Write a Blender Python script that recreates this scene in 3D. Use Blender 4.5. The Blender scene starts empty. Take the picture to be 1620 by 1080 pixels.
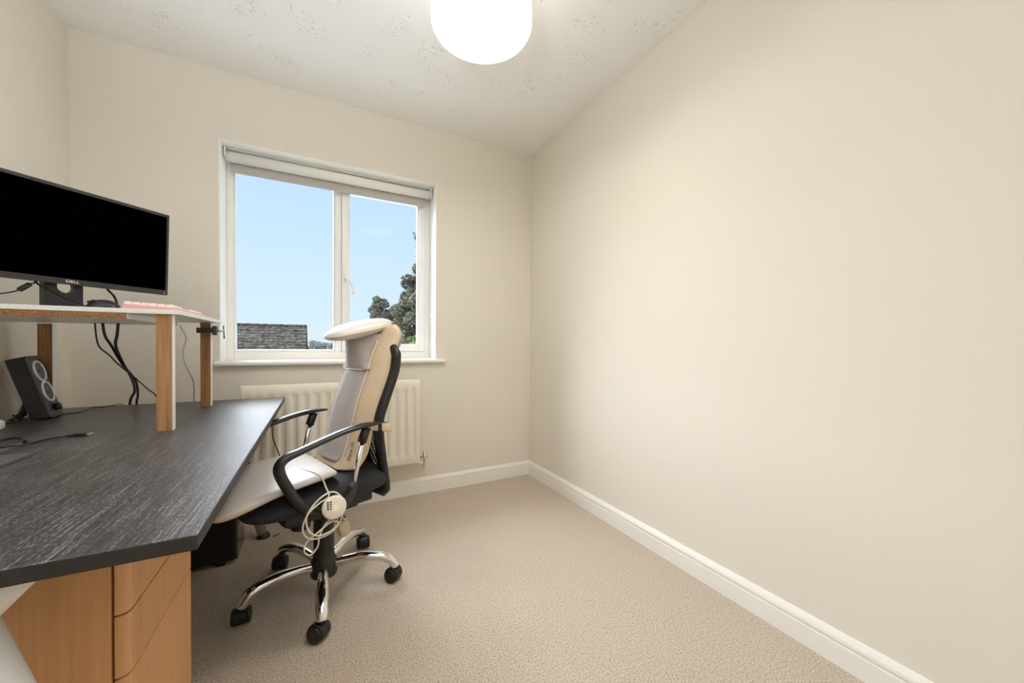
import bpy, bmesh, math, random
import numpy as np
from mathutils import Vector, Matrix
random.seed(7)
R = math.radians
scene = bpy.context.scene
COL = scene.collection

# ------------------------------------------------------------------ camera, sky, exposure
EYE = 0.9747
cam_d = bpy.data.cameras.new('camera')
cam_d.sensor_fit = 'HORIZONTAL'; cam_d.sensor_width = 36.0
cam_d.lens = 586.16 / 1620 * 36.0
cam_d.shift_y = 12.99 / 1620
cam_d.clip_start = 0.01; cam_d.clip_end = 500
cam = bpy.data.objects.new('camera', cam_d); COL.objects.link(cam)
cr, cu, cb = (0.886195, -0.463276, 0.005797), (0.000334, 0.013150, 0.999913), (-0.463312, -0.886117, 0.011808)
cam.matrix_world = Matrix(((cr[0], cu[0], cb[0], 0), (cr[1], cu[1], cb[1], 0), (cr[2], cu[2], cb[2], EYE), (0, 0, 0, 1)))
scene.camera = cam

SKY_STRENGTH = 1.0
world = bpy.data.worlds.new('sky'); scene.world = world
world.use_nodes = True
wn, wl = world.node_tree.nodes, world.node_tree.links
wn.clear()
w_out = wn.new('ShaderNodeOutputWorld'); w_bg = wn.new('ShaderNodeBackground')
w_tc = wn.new('ShaderNodeTexCoord'); w_sep = wn.new('ShaderNodeSeparateXYZ'); w_ramp = wn.new('ShaderNodeValToRGB')
wl.new(w_tc.outputs['Generated'], w_sep.inputs[0]); wl.new(w_sep.outputs['Z'], w_ramp.inputs[0])
e = w_ramp.color_ramp.elements
e[0].position = 0.0; e[0].color = (0.76, 0.93, 1.12, 1)
e[1].position = 1.0; e[1].color = (0.34, 0.62, 1.10, 1)
m_ = w_ramp.color_ramp.elements.new(0.45); m_.color = (0.53, 0.78, 1.12, 1)
w_bg.inputs['Strength'].default_value = SKY_STRENGTH
wl.new(w_ramp.outputs[0], w_bg.inputs[0]); wl.new(w_bg.outputs[0], w_out.inputs[0])

sun_d = bpy.data.lights.new('sun', 'SUN'); sun_d.energy = 11.2; sun_d.angle = R(54); sun_d.color = (0.92, 0.97, 1.06)
sun = bpy.data.objects.new('sun', sun_d); COL.objects.link(sun)       # wide sun added to strengthen the window daylight, high on the left
SUN_AZ, SUN_EL = R(33), R(34)
sdir = Vector((math.sin(SUN_AZ) * math.cos(SUN_EL), -math.cos(SUN_AZ) * math.cos(SUN_EL), -math.sin(SUN_EL)))
sun.rotation_euler = sdir.to_track_quat('-Z', 'Y').to_euler()

fill_d = bpy.data.lights.new('ceiling_bounce_fill', 'SPOT'); fill_d.shadow_soft_size = 0.06
fill_d.energy = 168.0; fill_d.color = (0.87, 0.98, 1.15); fill_d.spot_size = R(120); fill_d.spot_blend = 1.0
fill_spot = bpy.data.objects.new('ceiling_bounce_fill', fill_d); COL.objects.link(fill_spot)
fill_spot.location = (-0.45, -0.12, 1.25); fill_spot.rotation_euler = (R(180 - 16), 0, 0)     # fill light added behind the camera, turned up at the ceiling

LAMP = 30.0; LAMP_SIDE = 2.4
vs = scene.view_settings
scene.display_settings.display_device = 'sRGB'
vs.view_transform = 'Standard'; vs.look = 'None'; vs.gamma = 1.0; vs.use_curve_mapping = False
vs.exposure = 0.0
scene.cycles.max_bounces = 12; scene.cycles.diffuse_bounces = 8; scene.cycles.glossy_bounces = 5
scene.cycles.transparent_max_bounces = 16
scene.cycles.sample_clamp_indirect = 6.0

# ------------------------------------------------------------------ materials
def lin(c):
    c = c / 255.0
    return c / 12.92 if c <= 0.04045 else ((c + 0.055) / 1.055) ** 2.4
def rgb(r, g, b): return (lin(r), lin(g), lin(b), 1.0)

class NT:
    def __init__(s, name):
        s.m = bpy.data.materials.new(name); s.m.use_nodes = True
        s.t = s.m.node_tree; s.b = s.t.nodes['Principled BSDF']; s.out = s.t.nodes['Material Output']
    def n(s, kind, **kw):
        nd = s.t.nodes.new(kind)
        for k, v in kw.items(): setattr(nd, k, v)
        return nd
    def l(s, a, b): s.t.links.new(a, b)
    def coords(s, scale=(1, 1, 1), kind='Object', rot=(0, 0, 0)):
        tc = s.n('ShaderNodeTexCoord'); mp = s.n('ShaderNodeMapping')
        mp.inputs['Scale'].default_value = scale; mp.inputs['Rotation'].default_value = rot
        s.l(tc.outputs[kind], mp.inputs[0]); return mp.outputs[0]
    def noise(s, vec, scale, detail=3, rough=0.55):
        nd = s.n('ShaderNodeTexNoise'); nd.inputs['Scale'].default_value = scale
        nd.inputs['Detail'].default_value = detail; nd.inputs['Roughness'].default_value = rough
        s.l(vec, nd.inputs['Vector']); return nd.outputs[0]
    def ramp(s, val, stops):
        nd = s.n('ShaderNodeValToRGB'); el = nd.color_ramp.elements
        el[0].position, el[0].color = stops[0]; el[1].position, el[1].color = stops[-1]
        for p, c in stops[1:-1]:
            x = el.new(p); x.color = c
        s.l(val, nd.inputs[0]); return nd.outputs[0]
    def math(s, op, a, b=None):
        nd = s.n('ShaderNodeMath', operation=op)
        for i, v in enumerate((a, b)):
            if v is None: continue
            if isinstance(v, (int, float)): nd.inputs[i].default_value = v
            else: s.l(v, nd.inputs[i])
        return nd.outputs[0]
    def bump(s, h, strength=0.3, dist=0.001):
        nd = s.n('ShaderNodeBump'); nd.inputs['Strength'].default_value = strength
        nd.inputs['Distance'].default_value = dist
        s.l(h, nd.inputs['Height']); s.l(nd.outputs[0], s.b.inputs['Normal'])

def vary(c, k): return (min(1, c[0] * k), min(1, c[1] * k), min(1, c[2] * k), 1)
def simple(name, col, rough=0.5, metal=0.0, var=0.06, nscale=14, bump=0.0, bscale=300, coat=0.0, spec=None, sheen=0.0):
    t = NT(name)
    v = t.coords()
    t.l(t.ramp(t.noise(v, nscale), [(0.3, vary(col, 1 - var)), (0.7, vary(col, 1 + var))]), t.b.inputs['Base Color'])
    t.b.inputs['Roughness'].default_value = rough; t.b.inputs['Metallic'].default_value = metal
    t.b.inputs['Coat Weight'].default_value = coat
    t.b.inputs['Sheen Weight'].default_value = sheen
    if spec is not None: t.b.inputs['Specular IOR Level'].default_value = spec
    if bump: t.bump(t.noise(v, bscale), bump, 0.001)
    return t.m

M = {}
M['wall'] = simple('cream_wall_paint', rgb(230, 224, 212), 0.75, var=0.012, nscale=2.0, bump=0.12, bscale=160, spec=0.25)
M['white_gloss'] = simple('white_gloss_paint', rgb(240, 238, 232), 0.35, var=0.01)
M['reveal'] = simple('white_reveal_paint', rgb(246, 246, 242), 0.55, var=0.01)
M['upvc'] = simple('white_upvc', rgb(243, 243, 240), 0.3, var=0.01)
M['radiator'] = simple('cream_white_radiator_enamel', rgb(238, 230, 214), 0.4, var=0.01)
M['melamine'] = simple('white_melamine', rgb(242, 240, 234), 0.38, var=0.01)
M['blind_fabric'] = simple('grey_blind_fabric', rgb(190, 186, 180), 0.85, var=0.05, nscale=60, bump=0.2, bscale=700)
M['blind_white'] = simple('white_blind_fabric', rgb(240, 239, 232), 0.6, var=0.02)
M['chrome'] = simple('polished_chrome', (0.82, 0.82, 0.83, 1), 0.07, 1.0, var=0.02)
M['steel'] = simple('brushed_steel', (0.55, 0.55, 0.56, 1), 0.3, 1.0, var=0.05)
M['cast_iron'] = simple('grey_cast_metal', rgb(85, 85, 88), 0.45, 0.8, var=0.1)
M['black_plastic'] = simple('black_plastic', rgb(25, 23, 23), 0.38, var=0.1)
M['arm_plastic'] = simple('black_armrest_plastic', rgb(38, 37, 38), 0.3, var=0.08)
M['column_plastic'] = simple('dark_brown_black_plastic', rgb(42, 38, 35), 0.42, var=0.08)
M['black_fabric'] = simple('black_seat_fabric', rgb(21, 21, 24), 0.7, var=0.25, nscale=40, bump=0.5, bscale=900, sheen=0.04)
M['black_case'] = simple('black_metal_case', rgb(17, 15, 14), 0.5, var=0.1)
M['case_front'] = simple('glossy_brown_black_front', rgb(70, 62, 58), 0.15, var=0.1)
M['bezel'] = simple('dark_grey_bezel', rgb(44, 41, 39), 0.5, var=0.05, bump=0.1, bscale=900)
M['screen'] = simple('black_screen', (0.0004, 0.0004, 0.0004, 1), 0.45, var=0.0, spec=0.0)
M['dark_blue_black'] = simple('blue_black_plastic', rgb(30, 31, 40), 0.32, var=0.08)
M['grey_plastic'] = simple('light_grey_plastic', rgb(178, 176, 174), 0.42, var=0.04)
M['speaker_cabinet'] = simple('charcoal_speaker_cabinet', rgb(48, 47, 52), 0.5, var=0.06)
M['speaker_front'] = simple('dark_grey_speaker_front', rgb(66, 65, 69), 0.4, var=0.06)
M['cone'] = simple('grey_speaker_cone', rgb(74, 75, 86), 0.35, var=0.08)
M['white_plastic'] = simple('white_plastic', rgb(246, 245, 242), 0.3, var=0.01)
M['ring'] = simple('white_ring', rgb(250, 250, 250), 0.3, var=0.01)
M['cable'] = simple('black_cable', rgb(27, 24, 23), 0.35, var=0.1)
M['cable_white'] = simple('white_cable', rgb(226, 216, 200), 0.4, var=0.04)
M['print'] = simple('dark_print', rgb(40, 32, 28), 0.6, var=0.05)
M['print_white'] = simple('white_print', rgb(235, 235, 235), 0.4, var=0.01)
M['leather'] = simple('beige_leatherette', rgb(208, 184, 154), 0.45, var=0.04, nscale=8, bump=0.15, bscale=500)
M['pad_grey'] = simple('silver_grey_stretch_fabric', rgb(176, 165, 160), 0.55, var=0.08, nscale=9, bump=0.15, bscale=600, sheen=0.3)
M['pad_seat'] = simple('window_lit_leatherette', rgb(224, 216, 212), 0.36, var=0.03, nscale=8, bump=0.12, bscale=500)  # cool window light painted into the beige leatherette's colour
M['piping'] = simple('pale_piping', rgb(226, 214, 200), 0.5, var=0.03)
M['strap'] = simple('beige_elastic_strap', rgb(214, 192, 164), 0.7, var=0.05, bump=0.2, bscale=600)
M['remote'] = simple('cream_remote_plastic', rgb(236, 226, 208), 0.3, var=0.02)
M['plug'] = simple('beige_plug_plastic', rgb(214, 196, 164), 0.4, var=0.03)
M['keyboard'] = simple('pink_keyboard_case', rgb(228, 176, 166), 0.45, var=0.04)
M['keycap'] = simple('pale_pink_keycap', rgb(246, 222, 216), 0.4, var=0.04)
M['aluminium'] = simple('grey_aluminium', rgb(120, 120, 124), 0.35, 0.5, var=0.05)
M['desk_leg'] = simple('white_steel_leg', rgb(232, 230, 224), 0.4, var=0.02)
M['silver_leg'] = simple('silver_lacquered_steel', rgb(176, 174, 168), 0.35, 0.3, var=0.03)
M['shade'] = None

def wood(name, dark, mid, light, axis=2, scale=1.0, rough=0.5, fine=1.0):
    t = NT(name)
    sc = [26 * scale] * 3; sc[axis] = 1.6 * scale
    v = t.coords(tuple(sc))
    n1 = t.noise(v, 1.0, 4, 0.6)
    sc2 = [220 * fine] * 3; sc2[axis] = 6 * fine
    n2 = t.noise(t.coords(tuple(sc2)), 1.0, 2)
    mix = t.math('ADD', t.math('MULTIPLY', n1, 0.75), t.math('MULTIPLY', n2, 0.25))
    t.l(t.ramp(mix, [(0.32, dark), (0.5, mid), (0.68, light)]), t.b.inputs['Base Color'])
    t.b.inputs['Roughness'].default_value = rough
    t.bump(n2, 0.15, 0.0005)
    return t.m
M['oak'] = wood('knotty_oak_edge', rgb(112, 74, 42), rgb(164, 118, 74), rgb(196, 154, 106), 2, 1.3, 0.55)
M['beech'] = wood('beech_veneer', rgb(198, 146, 98), rgb(207, 156, 107), rgb(215, 165, 116), 2, 1.4, 0.42)

def make_chipboard():
    t = NT('chipboard_edge'); v = t.coords()
    n = t.noise(v, 260, 3, 0.7)
    t.l(t.ramp(n, [(0.3, rgb(86, 52, 26)), (0.5, rgb(150, 104, 62)), (0.7, rgb(196, 158, 112))]), t.b.inputs['Base Color'])
    t.b.inputs['Roughness'].default_value = 0.85; t.bump(n, 0.5, 0.001); return t.m
M['chipboard'] = make_chipboard()

def make_desk():
    t = NT('dark_ash_laminate')
    grain = t.noise(t.coords((230, 7.0, 230)), 1.0, 4, 0.62)
    broad = t.noise(t.coords((14, 0.9, 14)), 1.0, 3, 0.5)
    speck = t.noise(t.coords((520, 110, 520)), 1.0, 2, 0.5)
    mix = t.math('ADD', t.math('MULTIPLY', grain, 0.5), t.math('ADD', t.math('MULTIPLY', broad, 0.1), t.math('MULTIPLY', speck, 0.4)))
    t.l(t.ramp(mix, [(0.40, rgb(42, 39, 39)), (0.52, rgb(66, 62, 62)), (0.62, rgb(138, 134, 134))]), t.b.inputs['Base Color'])
    t.l(t.ramp(mix, [(0.4, (0.34, 0.34, 0.34, 1)), (0.65, (0.50, 0.50, 0.50, 1))]), t.b.inputs['Roughness'])
    t.b.inputs['Specular IOR Level'].default_value = 0.9
    t.bump(mix, 0.3, 0.0012); return t.m
M['desk'] = make_desk()
M['desk_edge'] = simple('dark_laminate_edge', rgb(47, 43, 41), 0.45, var=0.08)

def make_carpet():
    t = NT('beige_herringbone_carpet')
    tc = t.n('ShaderNodeTexCoord'); sp = t.n('ShaderNodeSeparateXYZ'); t.l(tc.outputs['Object'], sp.inputs[0])
    x, y = sp.outputs['X'], sp.outputs['Y']
    wv = t.noise(t.coords(), 9, 2)
    xj = t.math('ADD', x, t.math('MULTIPLY', wv, 0.006))
    cw = 0.045
    q = t.math('MULTIPLY', t.math('PINGPONG', xj, cw), 1.25)        # zig-zag offset across the columns
    ph = t.math('MULTIPLY', t.math('ADD', y, q), 2 * math.pi / 0.0085)
    st = t.math('MULTIPLY', t.math('ADD', t.math('SINE', ph), 1.0), 0.5)
    pile = t.noise(t.coords(), 190, 4, 0.75)
    soft = t.noise(t.coords(), 2.2, 3)
    mask = t.math('ADD', soft, t.math('MULTIPLY', t.math('SUBTRACT', 0.25, x), 0.22))     # stripes stronger towards the left, in uneven patches
    patch = t.math('MULTIPLY', t.math('SUBTRACT', st, 0.5), t.ramp(mask, [(0.36, (0.18, 0.18, 0.18, 1)), (0.58, (1, 1, 1, 1))]))
    nub = t.ramp(pile, [(0.36, (0, 0, 0, 1)), (0.62, (1, 1, 1, 1))])
    h = t.math('ADD', t.math('MULTIPLY', patch, 0.42), t.math('ADD', t.math('MULTIPLY', nub, 0.46), 0.20))
    t.l(t.ramp(h, [(0.10, rgb(128, 108, 86)), (0.40, rgb(206, 190, 170)), (0.72, rgb(236, 223, 207))]), t.b.inputs['Base Color'])
    t.b.inputs['Roughness'].default_value = 0.95; t.b.inputs['Specular IOR Level'].default_value = 0.1
    t.b.inputs['Sheen Weight'].default_value = 0.1
    t.bump(h, 0.7, 0.005); return t.m
M['carpet'] = make_carpet()

def make_ceiling():
    t = NT('stippled_white_ceiling')
    vo = t.n('ShaderNodeTexVoronoi'); vo.inputs['Scale'].default_value = 85; t.l(t.coords(), vo.inputs['Vector'])
    dots = t.ramp(vo.outputs['Distance'], [(0.10, (1, 1, 1, 1)), (0.30, (0, 0, 0, 1))])
    mask = t.ramp(t.noise(t.coords(), 7, 3), [(0.50, (0, 0, 0, 1)), (0.60, (1, 1, 1, 1))])
    nm = t.noise(t.coords(), 60, 3)
    pits = t.math('MULTIPLY', t.math('MULTIPLY', dots, mask), t.ramp(nm, [(0.42, (0, 0, 0, 1)), (0.55, (1, 1, 1, 1))]))
    h = t.math('SUBTRACT', t.math('MULTIPLY', nm, 0.15), pits)
    t.b.inputs['Base Color'].default_value = rgb(243, 243, 241)
    t.b.inputs['Roughness'].default_value = 0.85; t.b.inputs['Specular IOR Level'].default_value = 0.2
    t.bump(h, 0.9, 0.006); return t.m
M['ceiling'] = make_ceiling()

def make_glass():
    t = NT('window_glass')
    tr = t.n('ShaderNodeBsdfTransparent'); tr.inputs[0].default_value = (0.985, 0.99, 0.985, 1)
    gl = t.n('ShaderNodeBsdfGlossy'); gl.inputs['Roughness'].default_value = 0.01
    fr = t.n('ShaderNodeFresnel'); fr.inputs['IOR'].default_value = 1.06
    mx = t.n('ShaderNodeMixShader'); t.l(fr.outputs[0], mx.inputs[0]); t.l(tr.outputs[0], mx.inputs[1]); t.l(gl.outputs[0], mx.inputs[2])
    t.l(mx.outputs[0], t.out.inputs['Surface']); return t.m
M['glass'] = make_glass()

def make_mesh_fabric():
    t = NT('black_open_mesh')
    vo = t.n('ShaderNodeTexVoronoi'); vo.inputs['Scale'].default_value = 150
    vo.inputs['Randomness'].default_value = 0.25
    t.l(t.coords((1, 1, 0.8)), vo.inputs['Vector'])
    hole = t.ramp(vo.outputs['Distance'], [(0.27, (1, 1, 1, 1)), (0.34, (0, 0, 0, 1))])
    tr = t.n('ShaderNodeBsdfTransparent'); mx = t.n('ShaderNodeMixShader')
    t.b.inputs['Base Color'].default_value = rgb(22, 21, 23); t.b.inputs['Roughness'].default_value = 0.6
    t.l(hole, mx.inputs[0]); t.l(t.b.outputs[0], mx.inputs[1]); t.l(tr.outputs[0], mx.inputs[2])
    t.l(mx.outputs[0], t.out.inputs['Surface']); return t.m
M['mesh'] = make_mesh_fabric()

def make_emit(name, col, strength):
    t = NT(name)
    t.b.inputs['Base Color'].default_value = (0.9, 0.88, 0.82, 1)
    n = t.noise(t.coords(), 40)
    t.l(t.ramp(n, [(0.3, vary(col, 0.97)), (0.7, col)]), t.b.inputs['Emission Color'])
    t.b.inputs['Emission Strength'].default_value = strength; return t.m
M['shade'] = make_emit('lit_lamp_shade', (1.0, 0.95, 0.86, 1), LAMP_SIDE)
M['diffuser'] = make_emit('lit_lamp_diffuser', (1.0, 0.935, 0.82, 1), LAMP)

def make_leaf(name, a, b):
    t = NT(name)
    t.l(t.ramp(t.noise(t.coords(), 1.7, 4, 0.7), [(0.3, a), (0.7, b)]), t.b.inputs['Base Color'])
    t.b.inputs['Roughness'].default_value = 0.6; return t.m
M['leaf_dark'] = make_leaf('dark_green_leaves', rgb(92, 88, 70), rgb(176, 170, 142))
M['leaf_mid'] = make_leaf('grey_green_leaves', rgb(104, 98, 82), rgb(190, 182, 158))
M['leaf_bright'] = make_leaf('bright_green_leaves', rgb(96, 104, 58), rgb(190, 196, 128))
M['leaf_haze'] = make_leaf('haze_tinted_far_leaves', rgb(160, 158, 142), rgb(212, 208, 192))  # distance haze painted into the leaf colour
M['bark'] = simple('grey_brown_bark', rgb(88, 76, 64), 0.9, var=0.3, nscale=20, bump=0.6, bscale=60)
M['grass'] = simple('lawn_grass', rgb(92, 112, 62), 0.9, var=0.2, nscale=3)
M['bounce_ground'] = simple('pale_bounce_ground', rgb(205, 202, 196), 0.9, var=0.05, nscale=2)  # pale tone chosen to reflect sunlight up through the window
M['brick'] = simple('brown_brick_wall', rgb(150, 104, 82), 0.9, var=0.12, nscale=6)
def make_tiles():
    t = NT('weathered_brown_roof_tiles')
    vo = t.n('ShaderNodeTexVoronoi'); vo.inputs['Scale'].default_value = 5.0; t.l(t.coords((1, 1, 1)), vo.inputs['Vector'])
    n = t.noise(t.coords(), 9, 5, 0.9)
    mix = t.math('ADD', t.math('MULTIPLY', n, 0.7), t.math('MULTIPLY', vo.outputs['Color'], 0.3))
    t.l(t.ramp(mix, [(0.32, rgb(60, 51, 40)), (0.5, rgb(104, 90, 70)), (0.68, rgb(158, 142, 116))]), t.b.inputs['Base Color'])
    t.b.inputs['Roughness'].default_value = 0.9; return t.m
M['tiles'] = make_tiles()

# ------------------------------------------------------------------ mesh helpers
def crom(pts, n=6, closed=False):
    """Catmull-Rom through pts (any dimension), n steps per span."""
    P = [np.array(p, float) for p in pts]; out = []
    N = len(P); rng = N if closed else N - 1
    for i in range(rng):
        p1, p2 = P[i], P[(i + 1) % N]
        p0 = P[(i - 1) % N] if (closed or i > 0) else 2 * p1 - p2
        p3 = P[(i + 2) % N] if (closed or i < N - 2) else 2 * p2 - p1
        for k in range(n):
            t = k / n
            out.append(0.5 * ((2 * p1) + (-p0 + p2) * t + (2 * p0 - 5 * p1 + 4 * p2 - p3) * t * t + (-p0 + 3 * p1 - 3 * p2 + p3) * t ** 3))
    if not closed: out.append(P[-1])
    return out

class MB:
    def __init__(s): s.v, s.f, s.s = [], [], []
    def add(s, v, f, smooth=False):
        o = len(s.v); s.v += [tuple(map(float, p)) for p in v]
        s.f += [tuple(i + o for i in q) for q in f]; s.s += [smooth] * len(f); return s
    def box(s, lo, hi, M4=None):
        x0, y0, z0 = lo; x1, y1, z1 = hi
        v = [(x0, y0, z0), (x1, y0, z0), (x1, y1, z0), (x0, y1, z0), (x0, y0, z1), (x1, y0, z1), (x1, y1, z1), (x0, y1, z1)]
        if M4 is not None: v = [tuple(M4 @ Vector(p)) for p in v]
        return s.add(v, [(0, 3, 2, 1), (4, 5, 6, 7), (0, 1, 5, 4), (1, 2, 6, 5), (2, 3, 7, 6), (3, 0, 4, 7)])
    def loft(s, rings, closed=False, caps=True, smooth=True):
        n = len(rings[0]); v = [p for r in rings for p in r]; f = []
        m = len(rings)
        for i in range(m if closed else m - 1):
            a, b = i * n, ((i + 1) % m) * n
            for k in range(n):
                k2 = (k + 1) % n
                f.append((a + k, a + k2, b + k2, b + k))
        s.add(v, f, smooth)
        if caps and not closed:
            o = len(s.v) - len(v)
            s.f.append(tuple(o + k for k in reversed(range(n)))); s.s.append(False)
            s.f.append(tuple(o + (m - 1) * n + k for k in range(n))); s.s.append(False)
        return s
    def tube(s, path, r, seg=10, closed=False, side=None, caps=True):
        """r: number, list, or (width along side, thickness) tuple(s)."""
        P = [np.array(p, float) for p in path]; N = len(P)
        rr = r if isinstance(r, list) else [r] * N
        rings = []; up = None
        for i in range(N):
            a = P[(i - 1) % N] if (closed or i > 0) else P[i]
            b = P[(i + 1) % N] if (closed or i < N - 1) else P[i]
            t = b - a; t = t / (np.linalg.norm(t) + 1e-12)
            if side is not None: u = np.array(side, float)
            elif up is None: u = np.array((0, 0, 1.0)) if abs(t[2]) < 0.9 else np.array((1.0, 0, 0))
            else: u = up
            u = u - t * (u @ t); u = u / (np.linalg.norm(u) + 1e-12); up = u
            w = np.cross(t, u)
            ru, rw = rr[i] if isinstance(rr[i], tuple) else (rr[i], rr[i])
            rings.append([P[i] + u * ru * math.cos(2 * math.pi * k / seg) + w * rw * math.sin(2 * math.pi * k / seg) for k in range(seg)])
        return s.loft(rings, closed, caps)
    def lathe(s, prof, org=(0, 0, 0), axis=(0, 0, 1), seg=24, caps=True):
        ax = np.array(axis, float); ax /= np.linalg.norm(ax)
        u = np.cross(ax, (1, 0, 0) if abs(ax[0]) < 0.9 else (0, 1, 0)); u /= np.linalg.norm(u); w = np.cross(ax, u)
        o = np.array(org, float)
        rings = [[o + ax * h + (u * math.cos(2 * math.pi * k / seg) + w * math.sin(2 * math.pi * k / seg)) * r for k in range(seg)] for r, h in prof]
        return s.loft(rings, False, caps)
    def prism(s, prof, f0, f1):
        """closed 2-D profile swept between the points f0(p) and f1(p)"""
        return s.loft([[f0(p) for p in prof], [f1(p) for p in prof]], False, True, False)
    def grid(s, rows, smooth=True):
        n = len(rows[0]); v = [p for r in rows for p in r]
        f = [(i * n + k, i * n + k + 1, (i + 1) * n + k + 1, (i + 1) * n + k) for i in range(len(rows) - 1) for k in range(n - 1)]
        return s.add(v, f, smooth)
    def build(s, name, mat, parent=None, loc=None, bevel=0.0, seg=2, sub=0, props=None):
        org = np.array(loc if loc is not None else (0, 0, 0), float)
        off = np.array(parent['_o']) if (parent is not None and '_o' in parent.keys()) else org
        me = bpy.data.meshes.new(name)
        me.from_pydata([tuple(np.array(p) - off) for p in s.v], [], s.f)
        me.polygons.foreach_set('use_smooth', s.s)
        bm = bmesh.new(); bm.from_mesh(me); bmesh.ops.recalc_face_normals(bm, faces=bm.faces); bm.to_mesh(me); bm.free()
        for mm in (mat if isinstance(mat, (list, tuple)) else [mat]): me.materials.append(mm if not isinstance(mm, str) else M[mm])
        o = bpy.data.objects.new(name, me); COL.objects.link(o)
        if parent is not None:
            o.parent = parent
            o['_o'] = list(parent['_o']) if '_o' in parent.keys() else [0, 0, 0]
        else:
            o.location = tuple(org); o['_o'] = list(org)
        if bevel:
            b = o.modifiers.new('bevel', 'BEVEL'); b.width = bevel; b.segments = seg; b.limit_method = 'ANGLE'; b.angle_limit = R(35)
            b.harden_normals = False
        if sub:
            b = o.modifiers.new('subsurf', 'SUBSURF'); b.levels = sub; b.render_levels = sub
        if props:
            for k, v in props.items(): o[k] = v
        return o

def thing(name, label, cat, loc=(0, 0, 0), rotz=0.0, local=False, group=None, kind=None):
    o = bpy.data.objects.new(name, None); COL.objects.link(o)
    o.location = loc; o.rotation_euler = (0, 0, rotz); o.empty_display_size = 0.05
    o['_o'] = [0, 0, 0] if local else list(loc)
    if label: o['label'] = label
    if cat: o['category'] = cat
    if group: o['group'] = group
    if kind: o['kind'] = kind
    return o
def tag(o, label, cat, group=None):
    o['label'] = label; o['category'] = cat
    if group: o['group'] = group
    return o
def struct(o):
    o['kind'] = 'structure'; return o
def text_part(name, body, size, matw, mat, parent, depth=0.0004, align='CENTER'):
    cu_ = bpy.data.curves.new(name, 'FONT'); cu_.body = body; cu_.size = size; cu_.extrude = depth
    cu_.align_x = align; cu_.align_y = 'CENTER'
    tmp = bpy.data.objects.new('tmp_text', cu_); COL.objects.link(tmp)
    dg = bpy.context.evaluated_depsgraph_get(); dg.update()
    me = bpy.data.meshes.new_from_object(tmp.evaluated_get(dg)); me.name = name
    bpy.data.objects.remove(tmp); bpy.data.curves.remove(cu_)
    me.materials.clear(); me.materials.append(M[mat])
    off = Vector(parent['_o']); me.transform(Matrix.Translation(-off) @ matw)
    o = bpy.data.objects.new(name, me); COL.objects.link(o); o.parent = parent; o['_o'] = list(parent['_o']); return o
def super_ring(cx, half_y, half_z, zc, n=28, p=3.0, yc=0.0):
    out = []
    for k in range(n):
        a = 2 * math.pi * k / n; c, s_ = math.cos(a), math.sin(a)
        out.append((cx, yc + half_y * math.copysign(abs(c) ** (2 / p), c), zc + half_z * math.copysign(abs(s_) ** (2 / p), s_)))
    return out

# ------------------------------------------------------------------ the room
XL, XR, YB, YF, CH = -1.0014, 1.4229, 2.4313, -0.62, 2.4
WX0, WX1, WZ0, WZ1 = -0.4593, 0.6970, 0.8822, 2.0415          # window opening
WT = 0.30
struct(MB().box((XL - 0.2, YF - 0.12, -0.2), (XR + 0.2, YB, 0.0)).build('floor', 'carpet'))
struct(MB().box((XL - 0.2, YF - 0.12, CH), (XR + 0.2, YB + WT, CH + 0.15)).build('ceiling', 'ceiling'))
struct(MB().box((XL - 0.2, YF - 0.12, 0), (XL, YB + WT, CH)).build('wall_left', 'wall'))
struct(MB().box((XR, YF - 0.12, 0), (XR + 0.2, YB + WT, CH)).build('wall_right', 'wall'))
struct(MB().box((XL, YF - 0.12, 0), (XR, YF, CH)).build('wall_front', 'wall'))
wb = MB()
xs = [XL, WX0, WX1, XR]; zs = [-0.2, WZ0, WZ1, CH]
vv = []; ff = []
for yy in (YB, YB + WT):
    for z in zs:
        for x in xs: vv.append((x, yy, z))
idx = lambda l, j, i: l * 16 + j * 4 + i
for j in range(3):
    for i in range(3):
        if i == 1 and j == 1: continue
        ff.append((idx(0, j, i), idx(0, j, i + 1), idx(0, j + 1, i + 1), idx(0, j + 1, i)))
        ff.append((idx(1, j, i), idx(1, j + 1, i), idx(1, j + 1, i + 1), idx(1, j, i + 1)))
for (a, b) in (((1, 1), (1, 2)), ((1, 2), (2, 2)), ((2, 2), (2, 1)), ((2, 1), (1, 1))):
    ff.append((idx(0, *a), idx(0, *b), idx(1, *b), idx(1, *a)))
for (a, b) in (((0, 0), (0, 3)), ((0, 3), (3, 3)), ((3, 3), (3, 0)), ((3, 0), (0, 0))):
    ff.append((idx(0, *a), idx(0, *b), idx(1, *b), idx(1, *a)))
wb.add(vv, ff); struct(wb.build('wall_back', 'wall'))

bprof = [(0, 0), (0.0150, 0), (0.0150, 0.064), (0.0138, 0.0665), (0.0108, 0.0675), (0.0108, 0.0705), (0.0140, 0.0720),
         (0.0150, 0.0760), (0.0146, 0.0820), (0.0125, 0.0880), (0.0095, 0.0925), (0.0085, 0.0950), (0.0060, 0.0980), (0.0050, 0.1005), (0, 0.1020)]
struct(MB().prism(bprof, lambda p: (XR - p[0], YF, p[1]), lambda p: (XR - p[0], YB, p[1])).build('baseboard_right', 'white_gloss'))
struct(MB().prism(bprof, lambda p: (XL, YB - p[0], p[1]), lambda p: (XR - p[0], YB - p[0], p[1])).build('baseboard_back', 'white_gloss'))
struct(MB().prism(bprof, lambda p: (XL + p[0], YF, p[1]), lambda p: (XL + p[0], YB - p[0], p[1])).build('baseboard_left', 'white_gloss'))

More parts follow.
